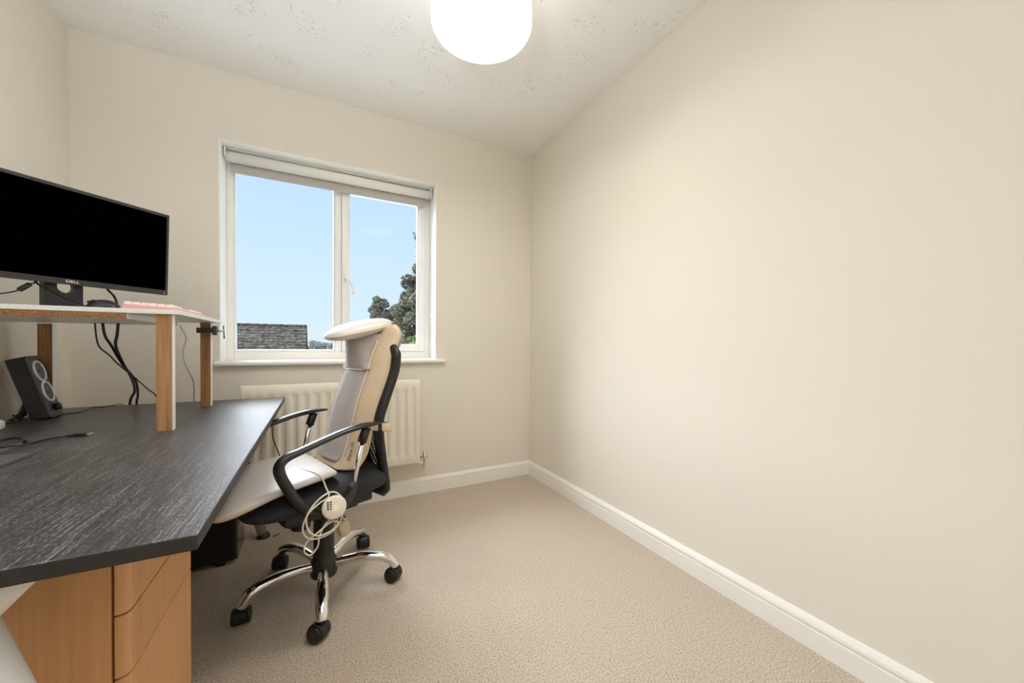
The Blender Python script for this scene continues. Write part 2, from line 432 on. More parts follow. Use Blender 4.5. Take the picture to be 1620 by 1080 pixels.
# reveal lining and sill
FY = YB + 0.160                                                # inner face of the window frame
struct(MB().box((WX0, YB - 0.001, WZ0), (WX0 + 0.004, FY + 0.07, WZ1)).box((WX1 - 0.004, YB - 0.001, WZ0), (WX1, FY + 0.07, WZ1))
       .box((WX0 + 0.004, YB - 0.001, WZ1 - 0.004), (WX1 - 0.004, FY + 0.07, WZ1)).build('trim_1', 'reveal'))
sp = [(YB - 0.030, 0.8575), (YB - 0.034, 0.8600), (YB - 0.036, 0.8675), (YB - 0.034, 0.8760), (YB - 0.028, 0.8800), (YB, 0.8800), (YB, 0.8575)]
sill = MB().prism(sp, lambda p: (-0.475, p[0], p[1]), lambda p: (0.753, p[0], p[1]))
sill.box((WX0 + 0.004, YB, 0.8635), (WX1 - 0.004, FY + 0.02, 0.8800))
struct(sill.build('trim_2', 'white_gloss', bevel=0.001))

# window: fixed light on the left, side-hung sash on the right
win = thing('window_1', None, None, (0.12, FY, WZ0), kind='structure')
F0, F1, FB, FT = WX0 + 0.004, WX1 - 0.004, 0.8800, WZ1 - 0.004
fr = MB()
fr.box((F0, FY, FB), (F0 + 0.030, FY + 0.065, FT)).box((F1 - 0.032, FY, FB), (F1, FY + 0.065, FT))
fr.box((F0 + 0.030, FY, FB), (F1 - 0.032, FY + 0.065, FB + 0.048)).box((F0 + 0.030, FY, FT - 0.045), (F1 - 0.032, FY + 0.065, FT))
fr.box((0.092, FY, FB + 0.048), (0.129, FY + 0.065, FT - 0.045))
fr.build('frame', 'upvc', win, bevel=0.003)
gb = MB()
gx0, gx1, gz0, gz1 = F0 + 0.030, 0.092, FB + 0.048, FT - 0.045
for lo, hi in (((gx0, gz0), (gx0 + 0.009, gz1)), ((gx1 - 0.009, gz0), (gx1, gz1)), ((gx0 + 0.009, gz0), (gx1 - 0.009, gz0 + 0.014)), ((gx0 + 0.009, gz1 - 0.014), (gx1 - 0.009, gz1))):
    gb.box((lo[0], FY + 0.006, lo[1]), (hi[0], FY + 0.05, hi[1]))
gb.build('glazing_bead', 'upvc', win, bevel=0.003)
MB().box((gx0 + 0.004, FY + 0.030, gz0 + 0.004), (gx1 - 0.004, FY + 0.036, gz1 - 0.004)).build('pane', 'glass', win)
sa = MB(); sx0, sx1, sz0, sz1 = 0.131, F1 - 0.034, FB + 0.050, FT - 0.047
sw = 0.040
for lo, hi in (((sx0, sz0), (sx0 + sw, sz1)), ((sx1 - sw, sz0), (sx1, sz1)), ((sx0 + sw, sz0), (sx1 - sw, sz0 + sw)), ((sx0 + sw, sz1 - sw), (sx1 - sw, sz1))):
    sa.box((lo[0], FY - 0.010, lo[1]), (hi[0], FY + 0.055, hi[1]))
sash = sa.build('opening_sash', 'upvc', win, bevel=0.004)
gb = MB(); a0, a1, b0, b1 = sx0 + sw, sx1 - sw, sz0 + sw, sz1 - sw
for lo, hi in (((a0, b0), (a0 + 0.008, b1)), ((a1 - 0.008, b0), (a1, b1)), ((a0 + 0.008, b0), (a1 - 0.008, b0 + 0.01)), ((a0 + 0.008, b1 - 0.01), (a1 - 0.008, b1))):
    gb.box((lo[0], FY + 0.002, lo[1]), (hi[0], FY + 0.045, hi[1]))
gb.build('sash_bead', 'upvc', sash, bevel=0.003)
MB().box((a0 + 0.004, FY + 0.022, b0 + 0.004), (a1 - 0.004, FY + 0.028, b1 - 0.004)).build('sash_pane', 'glass', sash)
hx, hz = sx0 + 0.024, 1.396
MB().box((hx - 0.010, FY - 0.020, hz - 0.028), (hx + 0.010, FY - 0.010, hz + 0.028)).build('handle_plate', 'upvc', sash, bevel=0.004)
hl = crom([(hx, FY - 0.020, hz), (hx + 0.002, FY - 0.042, hz - 0.002), (hx + 0.018, FY - 0.058, hz - 0.020), (hx + 0.034, FY - 0.060, hz - 0.055), (hx + 0.042, FY - 0.062, hz - 0.110)], 5)
MB().tube(hl, [(0.0085, 0.007)] * len(hl), 10).build('handle', 'upvc', sash)

# ground outside, made pale to bounce light up onto the ceiling
struct(MB().box((-60, YB + WT + 0.05, -3.2), (60, 120, -3.0)).build('ground', 'bounce_ground'))

# ------------------------------------------------------------------ pendant lamp
LX, LY = 0.523, 1.25
lamp = thing('pendant_lamp', 'lit white drum lampshade hanging from the ceiling', 'lamp', (LX, LY, CH))
MB().lathe([(0.045, 0), (0.045, -0.012), (0.030, -0.026), (0.008, -0.030)], (LX, LY, CH)).build('ceiling_rose', 'white_plastic', lamp)
MB().tube([(LX, LY, CH - 0.028), (LX, LY, 2.335)], 0.0035, 8).build('flex', 'cable_white', lamp)
MB().lathe([(0.170, 2.335), (0.176, 2.25), (0.180, 2.16), (0.180, 2.128), (0.176, 2.121), (0.170, 2.1205)], (LX, LY, 0), seg=64, caps=False).build('shade', 'shade', lamp)
MB().lathe([(0.170, 2.1206), (0.10, 2.1195), (0.0, 2.119)], (LX, LY, 0), seg=48, caps=False).build('diffuser', 'diffuser', lamp)
MB().lathe([(0.170, 2.335), (0.10, 2.338), (0.02, 2.338)], (LX, LY, 0), seg=48).build('shade_top', 'blind_white', lamp)

# ------------------------------------------------------------------ roller blind
bl = thing('roller_blind', 'white roller blind rolled up at the top of the window with a grey hem', 'blind', (0.12, YB + 0.09, 2.03))
bx0, bx1, by, bz = -0.440, 0.672, YB + 0.092, 1.997
MB().lathe([(0.0275, bx0), (0.0275, bx1)], (0, by, bz), (1, 0, 0), seg=32).build('roller', 'blind_white', bl)
hp = [(by - 0.014, 2.0365), (by + 0.034, 2.0365), (by + 0.034, 2.010), (by + 0.030, 2.010), (by + 0.030, 2.031), (by - 0.014, 2.031)]
MB().prism(hp, lambda p: (bx0, p[0], p[1]), lambda p: (bx1, p[0], p[1])).build('head_rail', 'upvc', bl)
MB().box((bx0 + 0.008, by + 0.0255, 1.932), (bx1 - 0.02, by + 0.028, bz)).build('fabric', 'blind_fabric', bl)
MB().box((bx0 + 0.008, by + 0.022, 1.922), (bx1 - 0.02, by + 0.031, 1.934)).build('hem_bar', 'blind_fabric', bl, bevel=0.002)
for x in (bx0 - 0.009, bx1 + 0.002):
    MB().box((x, by - 0.034, 1.985), (x + 0.007, by + 0.034, 2.037)).build('bracket', 'upvc', bl, bevel=0.002)
MB().lathe([(0.026, 0), (0.026, 0.010)], (bx1 + 0.003, by, bz), (1, 0, 0)).build('chain_wheel', 'white_plastic', bl)
ch = [(bx1 + 0.009, by - 0.026, bz), (bx1 + 0.009, by - 0.024, 1.30), (bx1 + 0.009, by - 0.010, 1.13), (bx1 + 0.009, by + 0.012, 1.13), (bx1 + 0.009, by + 0.024, 1.30), (bx1 + 0.009, by + 0.026, bz)]
MB().tube(crom(ch, 6), 0.0013, 6).build('chain', 'white_plastic', bl)
MB().lathe([(0.003, 0), (0.005, 0.004), (0.005, 0.024), (0.003, 0.028)], (bx1 + 0.009, by - 0.0235, 1.16)).build('chain_connector', 'white_plastic', bl)

# ------------------------------------------------------------------ radiator
rad = thing('radiator', 'cream white panel radiator with vertical flutes under the window', 'radiator', (0.105, YB - 0.06, 0.22))
rx0, rx1, ry, rz0, rz1 = -0.357, 0.568, 2.331, 0.226, 0.757
rows = []
xsr = np.linspace(rx0, rx1, 181)
zsr = [rz0, rz0 + 0.004, rz0 + 0.012, rz0 + 0.055, rz0 + 0.062, rz0 + 0.072, rz0 + 0.082, rz1 - 0.075, rz1 - 0.065, rz1 - 0.055, rz1 - 0.048, rz1 - 0.006, rz1]
amp = [0, 0, 0, 0, 0.3, 0.8, 1, 1, 0.8, 0.3, 0, 0, 0]
pull = [0.010, 0.003, 0, 0, 0, 0, 0, 0, 0, 0, 0, 0.002, 0.008]
for z, a, pl in zip(zsr, amp, pull):
    row = []
    for x in xsr:
        t = ((x - rx0 - 0.026) / 0.0535) % 1.0
        g = 1.0 / (1.0 + math.exp(-(math.cos(2 * math.pi * t) - 0.05) * 6))       # 1 in a groove, 0 on a flute
        edge = 1.0 if (0.02 < x - rx0 < rx1 - rx0 - 0.02) else 0.0
        ep = 0.006 * max(0, 1 - min(x - rx0, rx1 - x) / 0.006)
        row.append((x, ry + 0.0075 * a * g * edge + max(pl, ep), z))
    rows.append(row)
MB().grid(rows).build('front_panel', 'radiator', rad)
MB().box((rx0 + 0.001, ry + 0.0085, rz0 + 0.002), (rx1 - 0.001, ry + 0.020, rz1 - 0.002)).build('water_panel', 'radiator', rad, bevel=0.004)
fin = MB()
for k in range(34):
    x = rx0 + 0.04 + k * 0.0255
    fin.box((x, ry + 0.020, rz0 + 0.03), (x + 0.0015, ry + 0.052, rz1 - 0.03))
fin.build('convector_fins', 'radiator', rad, props={'kind': 'stuff'})
for x in (rx0 + 0.10, rx1 - 0.14):
    MB().box((x, ry + 0.020, rz0 + 0.05), (x + 0.03, YB - 0.001, rz1 - 0.05)).build('wall_bracket', 'radiator', rad, bevel=0.002)
vx, vy = rx1 + 0.035, ry + 0.030
va = MB().lathe([(0.0075, 0), (0.0075, 0.028), (0.012, 0.029), (0.012, 0.040), (0.008, 0.041), (0.008, 0.060), (0.0, 0.060)], (rx1 - 0.002, vy, 0.255), (1, 0, 0), 16)
va.lathe([(0.0, -0.034), (0.0095, -0.034), (0.0095, -0.014), (0.013, -0.013), (0.013, 0.012), (0.009, 0.016), (0.009, 0.036), (0.006, 0.044), (0.0, 0.045)], (vx, vy, 0.255), (0, 0, 1), 16)
va.build('lockshield_valve', 'chrome', rad)
MB().tube(crom([(vx, vy, 0.222), (vx, vy, 0.205), (vx - 0.004, vy + 0.015, 0.195), (vx - 0.006, YB, 0.194)], 5), 0.0075, 12).build('tail_pipe', 'chrome', rad)
MB().lathe([(0.019, 0.0), (0.017, -0.006), (0.008, -0.009)], (vx - 0.006, YB, 0.194), (0, 1, 0), 20).build('pipe_collar', 'white_plastic', rad)

# ------------------------------------------------------------------ desk
DX0, DX1, DY0, DY1, DZ = -0.955, -0.154, 0.678, 2.252, 0.700
desk = thing('desk', 'long dark wood grain desk on white steel legs along the left wall', 'desk', ((DX0 + DX1) / 2, (DY0 + DY1) / 2, 0))
MB().box((DX0, DY0, DZ - 0.0225), (DX1, DY1, DZ)).build('tabletop', ['desk', 'desk_edge'], desk, bevel=0.002)
tt = bpy.data.objects['tabletop'].data
for p_ in tt.polygons: p_.material_index = 0 if abs(p_.normal.z) > 0.5 else 1
MB().box((DX0 + 0.08, DY0 + 0.12, DZ - 0.052), (DX0 + 0.12, DY1 - 0.12, DZ - 0.0225)).box((DX1 - 0.22, DY0 + 0.12, DZ - 0.0325), (DX1 - 0.19, DY1 - 0.12, DZ - 0.0225)).build('under_frame', 'desk_leg', desk, bevel=0.003)
for yy, mt in ((0.742, 'desk_leg'), (2.228, 'silver_leg')):
    for sx in (1, -1):
        cx = (DX0 + DX1) / 2
        half = (DX1 - DX0) / 2
        foot = (cx + sx * (half - 0.066 - 0.030 * (yy > 1)), yy, 0.022)
        knee = (cx + sx * (half - 0.250), yy, 0.615)
        top = (cx + sx * (half - 0.192), yy, DZ - 0.024)
        lg = MB().tube([foot, tuple(0.55 * np.array(foot) + 0.45 * np.array(knee)), knee], [0.0215, 0.0245, 0.0265], 20)
        leg = lg.build('leg', mt, desk)
        MB().tube([knee, top], [0.0255, 0.021], 18).build('leg_arm', mt, leg)
        MB().lathe([(0.020, 0.026), (0.022, 0.010), (0.030, 0.008), (0.030, 0.0), (0.0, 0.0)], (foot[0] + sx * 0.004, foot[1], 0), seg=22).build('foot', 'black_plastic', leg)
    MB().tube([(cx - 0.14, yy, 0.615), (cx + 0.14, yy, 0.615)], 0.018, 14).build('cross_bar', mt, desk)

# ------------------------------------------------------------------ drawer pedestal
PX1, PY0, PY1, PT = -0.282, 0.841, 1.186, 0.672
ped = thing('drawer_pedestal', 'beech drawer pedestal standing under the near end of the dark desk', 'drawer unit', (-0.53, 0.98, 0))
pb = PX1 - 0.021
MB().box((-0.80, PY0, 0.05), (pb, PY0 + 0.018, PT)).build('side_panel', 'beech', ped, bevel=0.001)
MB().box((-0.80, PY1 - 0.018, 0.05), (pb, PY1, PT)).build('side_panel', 'beech', ped, bevel=0.001)
MB().box((-0.80, PY0 + 0.018, PT - 0.018), (pb, PY1 - 0.018, PT)).build('top_panel', 'beech', ped, bevel=0.001)
MB().box((-0.80, PY0 + 0.018, 0.05), (pb, PY1 - 0.018, 0.068)).build('bottom_panel', 'beech', ped, bevel=0.001)
MB().box((-0.80, PY0 + 0.018, 0.068), (-0.785, PY1 - 0.018, PT - 0.018)).build('back_panel', 'beech', ped)
for z0, z1 in ((0.522, PT - 0.004), (0.416, 0.519), (0.060, 0.413)):
    pr = [(pb + 0.003, PY0 + 0.002)]
    pr += [(PX1 - 0.015 + 0.015 * math.sin(a), PY0 + 0.017 - 0.015 * math.cos(a)) for a in np.linspace(0.0, math.pi / 2, 9)]
    pr += [(PX1, PY1 - 0.002), (pb + 0.003, PY1 - 0.002)]
    MB().prism(pr, lambda p: (p[0], p[1], z0), lambda p: (p[0], p[1], z1)).build('drawer_front', 'beech', ped, bevel=0.0012)
for x in (-0.76, -0.36):
    for y in (PY0 + 0.05, PY1 - 0.05):
        c = MB().lathe([(0.0, -0.010), (0.018, -0.010), (0.0215, -0.006), (0.0215, 0.006), (0.018, 0.010), (0.0, 0.010)], (x, y, 0.0215), (0, 1, 0), 18)
        c.box((x - 0.012, y - 0.014, 0.026), (x + 0.012, y + 0.014, 0.050)); c.build('caster', 'black_plastic', ped)

# ------------------------------------------------------------------ computer tower
pc = thing('computer_tower', 'black computer tower on the carpet under the far end of the desk', 'computer', (-0.53, 2.10, 0))
MB().box((-0.74, 2.008, 0.018), (-0.332, 2.195, 0.440)).build('case', 'black_case', pc, bevel=0.003)
MB().box((-0.332, 2.010, 0.020), (-0.318, 2.193, 0.438)).build('front_panel', 'case_front', pc, bevel=0.004)
MB().box((-0.3182, 2.03, 0.36), (-0.3165, 2.175, 0.40)).build('drive_bay', 'black_plastic', pc, bevel=0.001)
MB().lathe([(0.010, 0), (0.009, 0.002), (0.0, 0.002)], (-0.318, 2.1, 0.42), (1, 0, 0)).build('power_button', 'chrome', pc)
for x in (-0.70, -0.38):
    for y in (2.03, 2.17):
        MB().lathe([(0.016, 0), (0.018, 0.018), (0.0, 0.018)], (x, y, 0), seg=16).build('foot', 'black_plastic', pc)

# ------------------------------------------------------------------ raised monitor shelf standing on the desk
SX0, SX1, SY0, SY1, ST = -0.968, -0.386, 1.522, 2.092, 1.0790
sh = thing('monitor_shelf', 'home made white board shelf on oak edged legs standing on the desk', 'shelf', (-0.68, 1.8, DZ))
MB().box((SX0, SY0, ST - 0.0135), (SX1, SY1, ST)).build('top_board', 'melamine', sh, bevel=0.0008)
MB().box((SX0, SY0 + 0.002, 1.0475), (-0.5105, 1.985, ST - 0.014)).build('lower_board', 'melamine', sh, bevel=0.0005)
MB().box((SX0, SY0 + 0.0005, 1.0475), (-0.5105, SY0 + 0.0022, ST - 0.014)).build('raw_edge', 'chipboard', sh)['label'] = 'raw chipboard edge of the lower board'
for (x0, x1, y0, y1) in ((-0.4465, -0.4085, SY0 + 0.008, SY0 + 0.034), (-0.4555, -0.4200, 2.058, 2.084), (-0.936, -0.898, 2.060, 2.086), (-0.936, -0.898, SY0 + 0.008, SY0 + 0.034)):
    ztop = ST - 0.014 if x0 > -0.5 else 1.047
    lg = MB().box((x0, y0, DZ), (x1, y1, ztop)).build('leg', 'oak', sh, bevel=0.0006)
    MB().box((x1, y0 + 0.001, DZ), (x1 + 0.0012, y1, ztop)).build('white_face', 'melamine', lg)

# clamp on the far leg
cl = thing('screw_clamp', 'small grey metal screw clamp gripping the far right shelf leg', 'clamp', (-0.42, 2.055, 1.03))
MB().box((-0.462, 2.044, 1.022), (-0.400, 2.0575, 1.042)).box((-0.466, 2.044, 1.020), (-0.4575, 2.088, 1.044)).build('fixed_jaw', 'cast_iron', cl, bevel=0.003)
MB().box((-0.412, 2.042, 1.012), (-0.396, 2.072, 1.052)).build('sliding_jaw', 'cast_iron', cl, bevel=0.003)
MB().tube([(-0.4185, 2.07, 1.032), (-0.372, 2.066, 1.032)], 0.0042, 12).build('screw', 'steel', cl)
hb = MB().tube([(-0.376, 2.067, 1.052), (-0.373, 2.067, 1.002)], 0.0022, 8)
hb.lathe([(0, -0.004), (0.004, 0), (0, 0.004)], (-0.376, 2.067, 1.052), seg=10).lathe([(0, -0.006), (0.0042, 0), (0, 0.006)], (-0.373, 2.067, 1.002), seg=10)
hb.build('tommy_bar', 'cast_iron', cl)

# ------------------------------------------------------------------ monitor
az = 0.785; tilt = 0.043
dirv = Vector((math.sin(az), math.cos(az), 0)); nrm = Vector((math.cos(az), -math.sin(az), 0))
mup = (Vector((0, 0, 1)) * math.cos(tilt) + nrm * math.sin(tilt)).normalized()
mfn = dirv.cross(mup); mfn = mfn if mfn.dot(nrm) > 0 else -mfn
TR = Vector((-0.529, 1.961, 1.487)); MW, MH = 0.540, 0.319
ctr = TR - dirv * MW / 2 - mup * MH / 2
MM = Matrix((( dirv.x, mup.x, mfn.x, ctr.x), (dirv.y, mup.y, mfn.y, ctr.y), (dirv.z, mup.z, mfn.z, ctr.z), (0, 0, 0, 1)))
mon = thing('monitor', 'black flat screen monitor standing diagonally on the white shelf', 'monitor', (ctr.x - nrm.x * 0.06, ctr.y - nrm.y * 0.06, ST))
bz_ = MB()
hw, hh = MW / 2, MH / 2; bs, bt, bb = 0.0075, 0.0105, 0.0185
for lo, hi in (((-hw, -hh), (-hw + bs, hh)), ((hw - bs, -hh), (hw, hh)), ((-hw + bs, -hh), (hw - bs, -hh + bb)), ((-hw + bs, hh - bt), (hw - bs, hh))):
    bz_.box((lo[0], lo[1], -0.020), (hi[0], hi[1], 0.0), MM)
bz_.build('bezel', 'bezel', mon)
MB().box((-hw + bs, -hh + bb, -0.008), (hw - bs, hh - bt, -0.0015), MM).build('screen', 'screen', mon)
MB().box((-hw + 0.002, -hh + 0.002, -0.030), (hw - 0.002, hh - 0.002, -0.0081), MM).box((-0.18, -0.10, -0.052), (0.18, 0.10, -0.030), MM).build('rear_housing', 'bezel', mon, bevel=0.004)
text_part('logo', 'D\u0190LL'.replace('\u0190', 'E'), 0.0115, MM @ Matrix.Translation((0.002, -hh + bb * 0.52, 0.0003)) @ Matrix.Scale(1.25, 4, (1, 0, 0)), 'print_white', mon)
MB().lathe([(0.0016, 0), (0.0016, 0.0006), (0, 0.0006)], tuple(MM @ Vector((hw - 0.012, -hh + 0.008, 0))), tuple(mfn), 10).build('power_light', 'print_white', mon)
# stand: broad neck with a round hole, on a flat foot (in the monitor's own axes, upright)
SM = Matrix(((dirv.x, 0, nrm.x, ctr.x - nrm.x * 0.062), (dirv.y, 0, nrm.y, ctr.y - nrm.y * 0.062), (0, 1, 0, ST), (0, 0, 0, 1)))
def neck():
    b = MB(); n = 40; hc = (0.005, 0.085); hr = 0.021
    z1, z2 = -0.012, 0.012
    def outer(a):
        c, s_ = math.cos(a), math.sin(a)
        hx_ = 0.046 if c > 0 else 0.046
        k = min((hx_ - hc[0] * math.copysign(1, c)) / abs(c) if abs(c) > 1e-6 else 9, (0.330 - hc[1]) / s_ if s_ > 1e-6 else 9, (0.008 - hc[1]) / s_ if s_ < -1e-6 else 9)
        return (hc[0] + k * c, hc[1] + k * s_)
    ang = sorted([2 * math.pi * i / n for i in range(n)] + [math.atan2(0.008 - hc[1], s * 0.046 - hc[0]) % (2 * math.pi) for s in (1, -1)] + [math.atan2(0.330 - hc[1], s * 0.046 - hc[0]) % (2 * math.pi) for s in (1, -1)])
    rings = []
    for z, kind in ((z1, 'o'), (z2, 'o'), (z2, 'i'), (z1, 'i')):
        rings.append([tuple(SM @ Vector((*(outer(a) if kind == 'o' else (hc[0] + hr * math.cos(a), hc[1] + hr * math.sin(a))), z))) for a in ang])
    rings.append(rings[0]); return b.loft(rings, False, False, False)
neck().build('stand_neck', 'dark_blue_black', mon)
ft = MB(); ft.box((-0.105, 0.0, -0.085), (0.105, 0.009, 0.095), SM); ft.build('stand_foot', 'dark_blue_black', mon, bevel=0.004)

# ------------------------------------------------------------------ keyboard and mouse on the shelf
kb = thing('keyboard', 'pink mechanical keyboard lying along the right edge of the white shelf', 'keyboard', (-0.465, 1.74, ST))
kx0, kx1, ky0, ky1 = -0.528, -0.402, 1.545, 1.900
kp = [(kx0, ST + 0.004), (kx0, ST + 0.016), (kx1, ST + 0.010), (kx1, ST + 0.002), (kx1 - 0.004, ST), (kx0 + 0.004, ST)]
MB().prism(kp, lambda p: (p[0], ky0, p[1]), lambda p: (p[0], ky1, p[1])).build('case', 'keyboard', kb, bevel=0.0012)
ky = MB()
for r in range(6):
    kx = kx0 + 0.012 + r * 0.0195
    zb = ST + 0.0155 - 0.006 * (kx - kx0) / (kx1 - kx0)
    for k in range(17):
        yk = ky0 + 0.009 + k * 0.0200
        if r == 5 and 4 < k < 10: continue
        a = [(kx - 0.0085, yk - 0.0085), (kx + 0.0085, yk - 0.0085), (kx + 0.0085, yk + 0.0085), (kx - 0.0085, yk + 0.0085)]
        t_ = [(kx - 0.0058, yk - 0.0058), (kx + 0.0058, yk - 0.0058), (kx + 0.0058, yk + 0.0058), (kx - 0.0058, yk + 0.0058)]
        if True: 
            ky.add([(*p, zb) for p in a] + [(*p, zb + 0.0085) for p in t_], [(4, 5, 6, 7), (0, 1, 5, 4), (1, 2, 6, 5), (2, 3, 7, 6), (3, 0, 4, 7)])
ky.build('keys', 'keycap', kb, props={'kind': 'stuff'})
ms = []
for i, t in enumerate(np.linspace(-1, 1, 13)):
    w = math.sqrt(max(0.0, 1 - abs(t) ** 2.6)) * 0.030 + 0.0006
    h = 0.030 * (max(0.0, 1 - abs(t) ** 2.4)) ** 0.6 + 0.0008
    ms.append([(-0.600 + 0.050 * t * 0.72 + w * math.cos(a) * -0.5, 1.635 + 0.050 * t * 0.35 + w * math.cos(a) * 0.86, ST + 0.001 + max(0, h * math.sin(a)) ) for a in np.linspace(0, 2 * math.pi, 22, endpoint=False)])
mouse = thing('computer_mouse', 'black domed computer mouse on the shelf beside the pink keyboard', 'mouse', (-0.6, 1.635, ST))
MB().loft(ms).build('shell', 'black_plastic', mouse)
MB().tube([(-0.632, 1.621, ST + 0.0215), (-0.618, 1.629, ST + 0.0290)], 0.003, 8).build('wheel', 'cable', mouse)

# ------------------------------------------------------------------ cables around the shelf
def cable(name, pts, r, mat, label, cat='cable', n=6, group=None):
    return tag(MB().tube(crom(pts, n), r, 8).build(name, mat, loc=pts[0]), label, cat, group if group else ('black cables hanging under the shelf' if name == 'hanging_cable' else None))
mb = MM @ Vector((-0.115, -hh + 0.004, -0.034)); mb2 = MM @ Vector((-0.098, -hh + 0.004, -0.030))
fc = thing('monitor_cable', 'thin cable with ferrite bead hanging left below the monitor', 'cable', (-0.790, 1.741, 1.200))
fpts = [(-0.790, 1.741, 1.200), (-0.793, 1.738, 1.166), (-0.800, 1.731, 1.158), (-0.816, 1.715, 1.136), (-0.838, 1.694, 1.122), (-0.862, 1.670, 1.115), (-0.905, 1.630, 1.112), (-0.970, 1.600, 1.114)]
MB().tube(crom(fpts, 6), 0.0021, 8).build('cord', 'cable', fc)
p0, p1 = np.array(fpts[2]), np.array(fpts[3]); d_ = (p1 - p0) / np.linalg.norm(p1 - p0); c_ = (p0 + p1) / 2
MB().lathe([(0.0025, -0.0165), (0.0070, -0.0155), (0.0074, 0), (0.0070, 0.0155), (0.0025, 0.0165)], tuple(c_), tuple(d_), 14).build('ferrite_bead', 'black_plastic', fc)
cable('mouse_cable', [(-0.786, 1.745, 1.200), (-0.790, 1.736, 1.166), (-0.745, 1.696, 1.138), (-0.695, 1.655, 1.111), (-0.655, 1.624, 1.095), (-0.634, 1.610, 1.088), (-0.628, 1.616, ST + 0.006)], 0.0028, 'cable', 'black cable running from below the monitor down to the mouse')
mb3 = MM @ Vector((0.085, -hh + 0.004, -0.030))
cable('power_cable', [(-0.690, 1.880, 1.200), (-0.672, 1.859, 1.167), (-0.640, 1.815, 1.140), (-0.622, 1.785, 1.110), (-0.617, 1.772, ST + 0.003), (-0.612, 1.762, ST + 0.0037)], 0.0036, 'cable', 'black cable dropping from the right half of the monitor to the shelf')
YC = 1.9
cable('hanging_cable', [(-0.721, YC, 1.050), (-0.716, YC, 0.985), (-0.710, YC + 0.01, 0.955), (-0.695, YC + .03, 0.930), (-0.680, YC + 0.06, 0.893), (-0.660, YC + 0.15, 0.830), (-0.665, YC + 0.28, 0.775), (-0.655, YC + 0.362, 0.716), (-0.648, YC + 0.385, 0.55)], 0.0026, 'cable', 'thinnest of the three black cables hanging under the shelf, on their left')
cable('hanging_cable', [(-0.701, YC, 1.050), (-0.696, YC + 0.005, 1.000), (-0.685, YC + 0.02, 0.965), (-0.684, YC + 0.1, 0.895), (-0.690, YC + 0.24, 0.815), (-0.722, YC + 0.362, 0.735), (-0.730, YC + 0.374, 0.700), (-0.730, YC + 0.378, 0.50)], 0.0044, 'cable', 'thick black cable in the middle of the three hanging under the shelf')
cable('hanging_cable', [(-0.659, YC, 1.050), (-0.662, YC, 1.005), (-0.668, YC + 0.005, 0.965), (-0.665, YC + 0.05, 0.900), (-0.688, YC + 0.19, 0.835), (-0.730, YC + 0.355, 0.760), (-0.752, YC + 0.372, 0.700), (-0.752, YC + 0.380, 0.50)], 0.0048, 'cable', 'thick black cable hanging nearest the keyboard side under the shelf')
cable('thin_cable', [(-0.495, 1.95, 1.0475), (-0.489, 1.95, 1.030), (-0.479, 1.95, 1.012), (-0.478, 1.955, 0.985), (-0.489, 1.96, 0.935), (-0.490, 2.0, 0.885), (-0.492, 2.10, 0.820), (-0.505, 2.18, 0.770), (-0.525, 2.262, 0.704), (-0.530, 2.275, 0.62)], 0.0027, 'cable_white', 'thin pale cable hanging between the two right shelf legs')
cable('audio_cable', [(-0.905, 1.992, DZ + 0.002), (-0.872, 2.045, DZ + 0.002), (-0.856, 2.055, DZ + 0.002), (-0.832, 2.085, DZ + 0.002), (-0.842, 2.19, DZ + 0.005), (-0.815, 2.192, DZ + 0.003), (-0.796, 2.237, DZ + 0.003), (-0.772, 2.258, DZ + 0.002), (-0.762, 2.270, 0.66)], 0.0017, 'cable', 'thin black cable snaking over the desk from the speaker to the wall')

# ------------------------------------------------------------------ desktop speaker
spk = thing('speaker', 'charcoal desktop speaker with two white ringed drivers leaning back on the desk', 'speaker', (-0.87, 2.0, DZ))
lean = math.atan2(0.059, 0.223); syaw = math.atan2(0.017, 0.131)
SW, SHt = 0.106, 0.229
fo = Vector((-0.8495, 1.944, DZ + 0.001))
ex = Vector((-math.sin(syaw), math.cos(syaw), 0)); fn0 = Vector((math.cos(syaw), math.sin(syaw), 0))
ez = (Vector((0, 0, 1)) * math.cos(lean) - fn0 * math.sin(lean)); en = ex.cross(ez)
KM = Matrix(((ex.x, ez.x, en.x, fo.x), (ex.y, ez.y, en.y, fo.y), (ex.z, ez.z, en.z, fo.z), (0, 0, 0, 1)))
def rrect(w, h, r, n=5, x0=0, y0=0):
    out = []
    for cx_, cy_, a0_ in ((w - r, r, -90), (w - r, h - r, 0), (r, h - r, 90), (r, r, 180)):
        for i in range(n + 1):
            a = R(a0_ + 90 * i / n); out.append((x0 + cx_ + r * math.cos(a), y0 + cy_ + r * math.sin(a)))
    return out
def slab(prof, z0, z1, inset=0.0):
    b = MB(); b.loft([[tuple(KM @ Vector((p[0], p[1], z0))) for p in prof], [tuple(KM @ Vector((p[0], p[1], z1))) for p in prof]], False, True, False); return b
slab(rrect(SW, SHt, 0.010, x0=0.0, y0=0.004), -0.048, -0.008).build('cabinet', 'speaker_cabinet', spk, bevel=0.002)
slab(rrect(SW, SHt + 0.002, 0.012, y0=0.003), -0.008, 0.0).build('front_panel', 'speaker_front', spk, bevel=0.002)
bs_ = [(0.002, 0.232), (0.002, 0.075), (SW - 0.002, 0.075), (SW - 0.002, 0.232)]
slab(bs_, -0.060, -0.048).build('back_panel', 'grey_plastic', spk, bevel=0.003)
sm = MB()
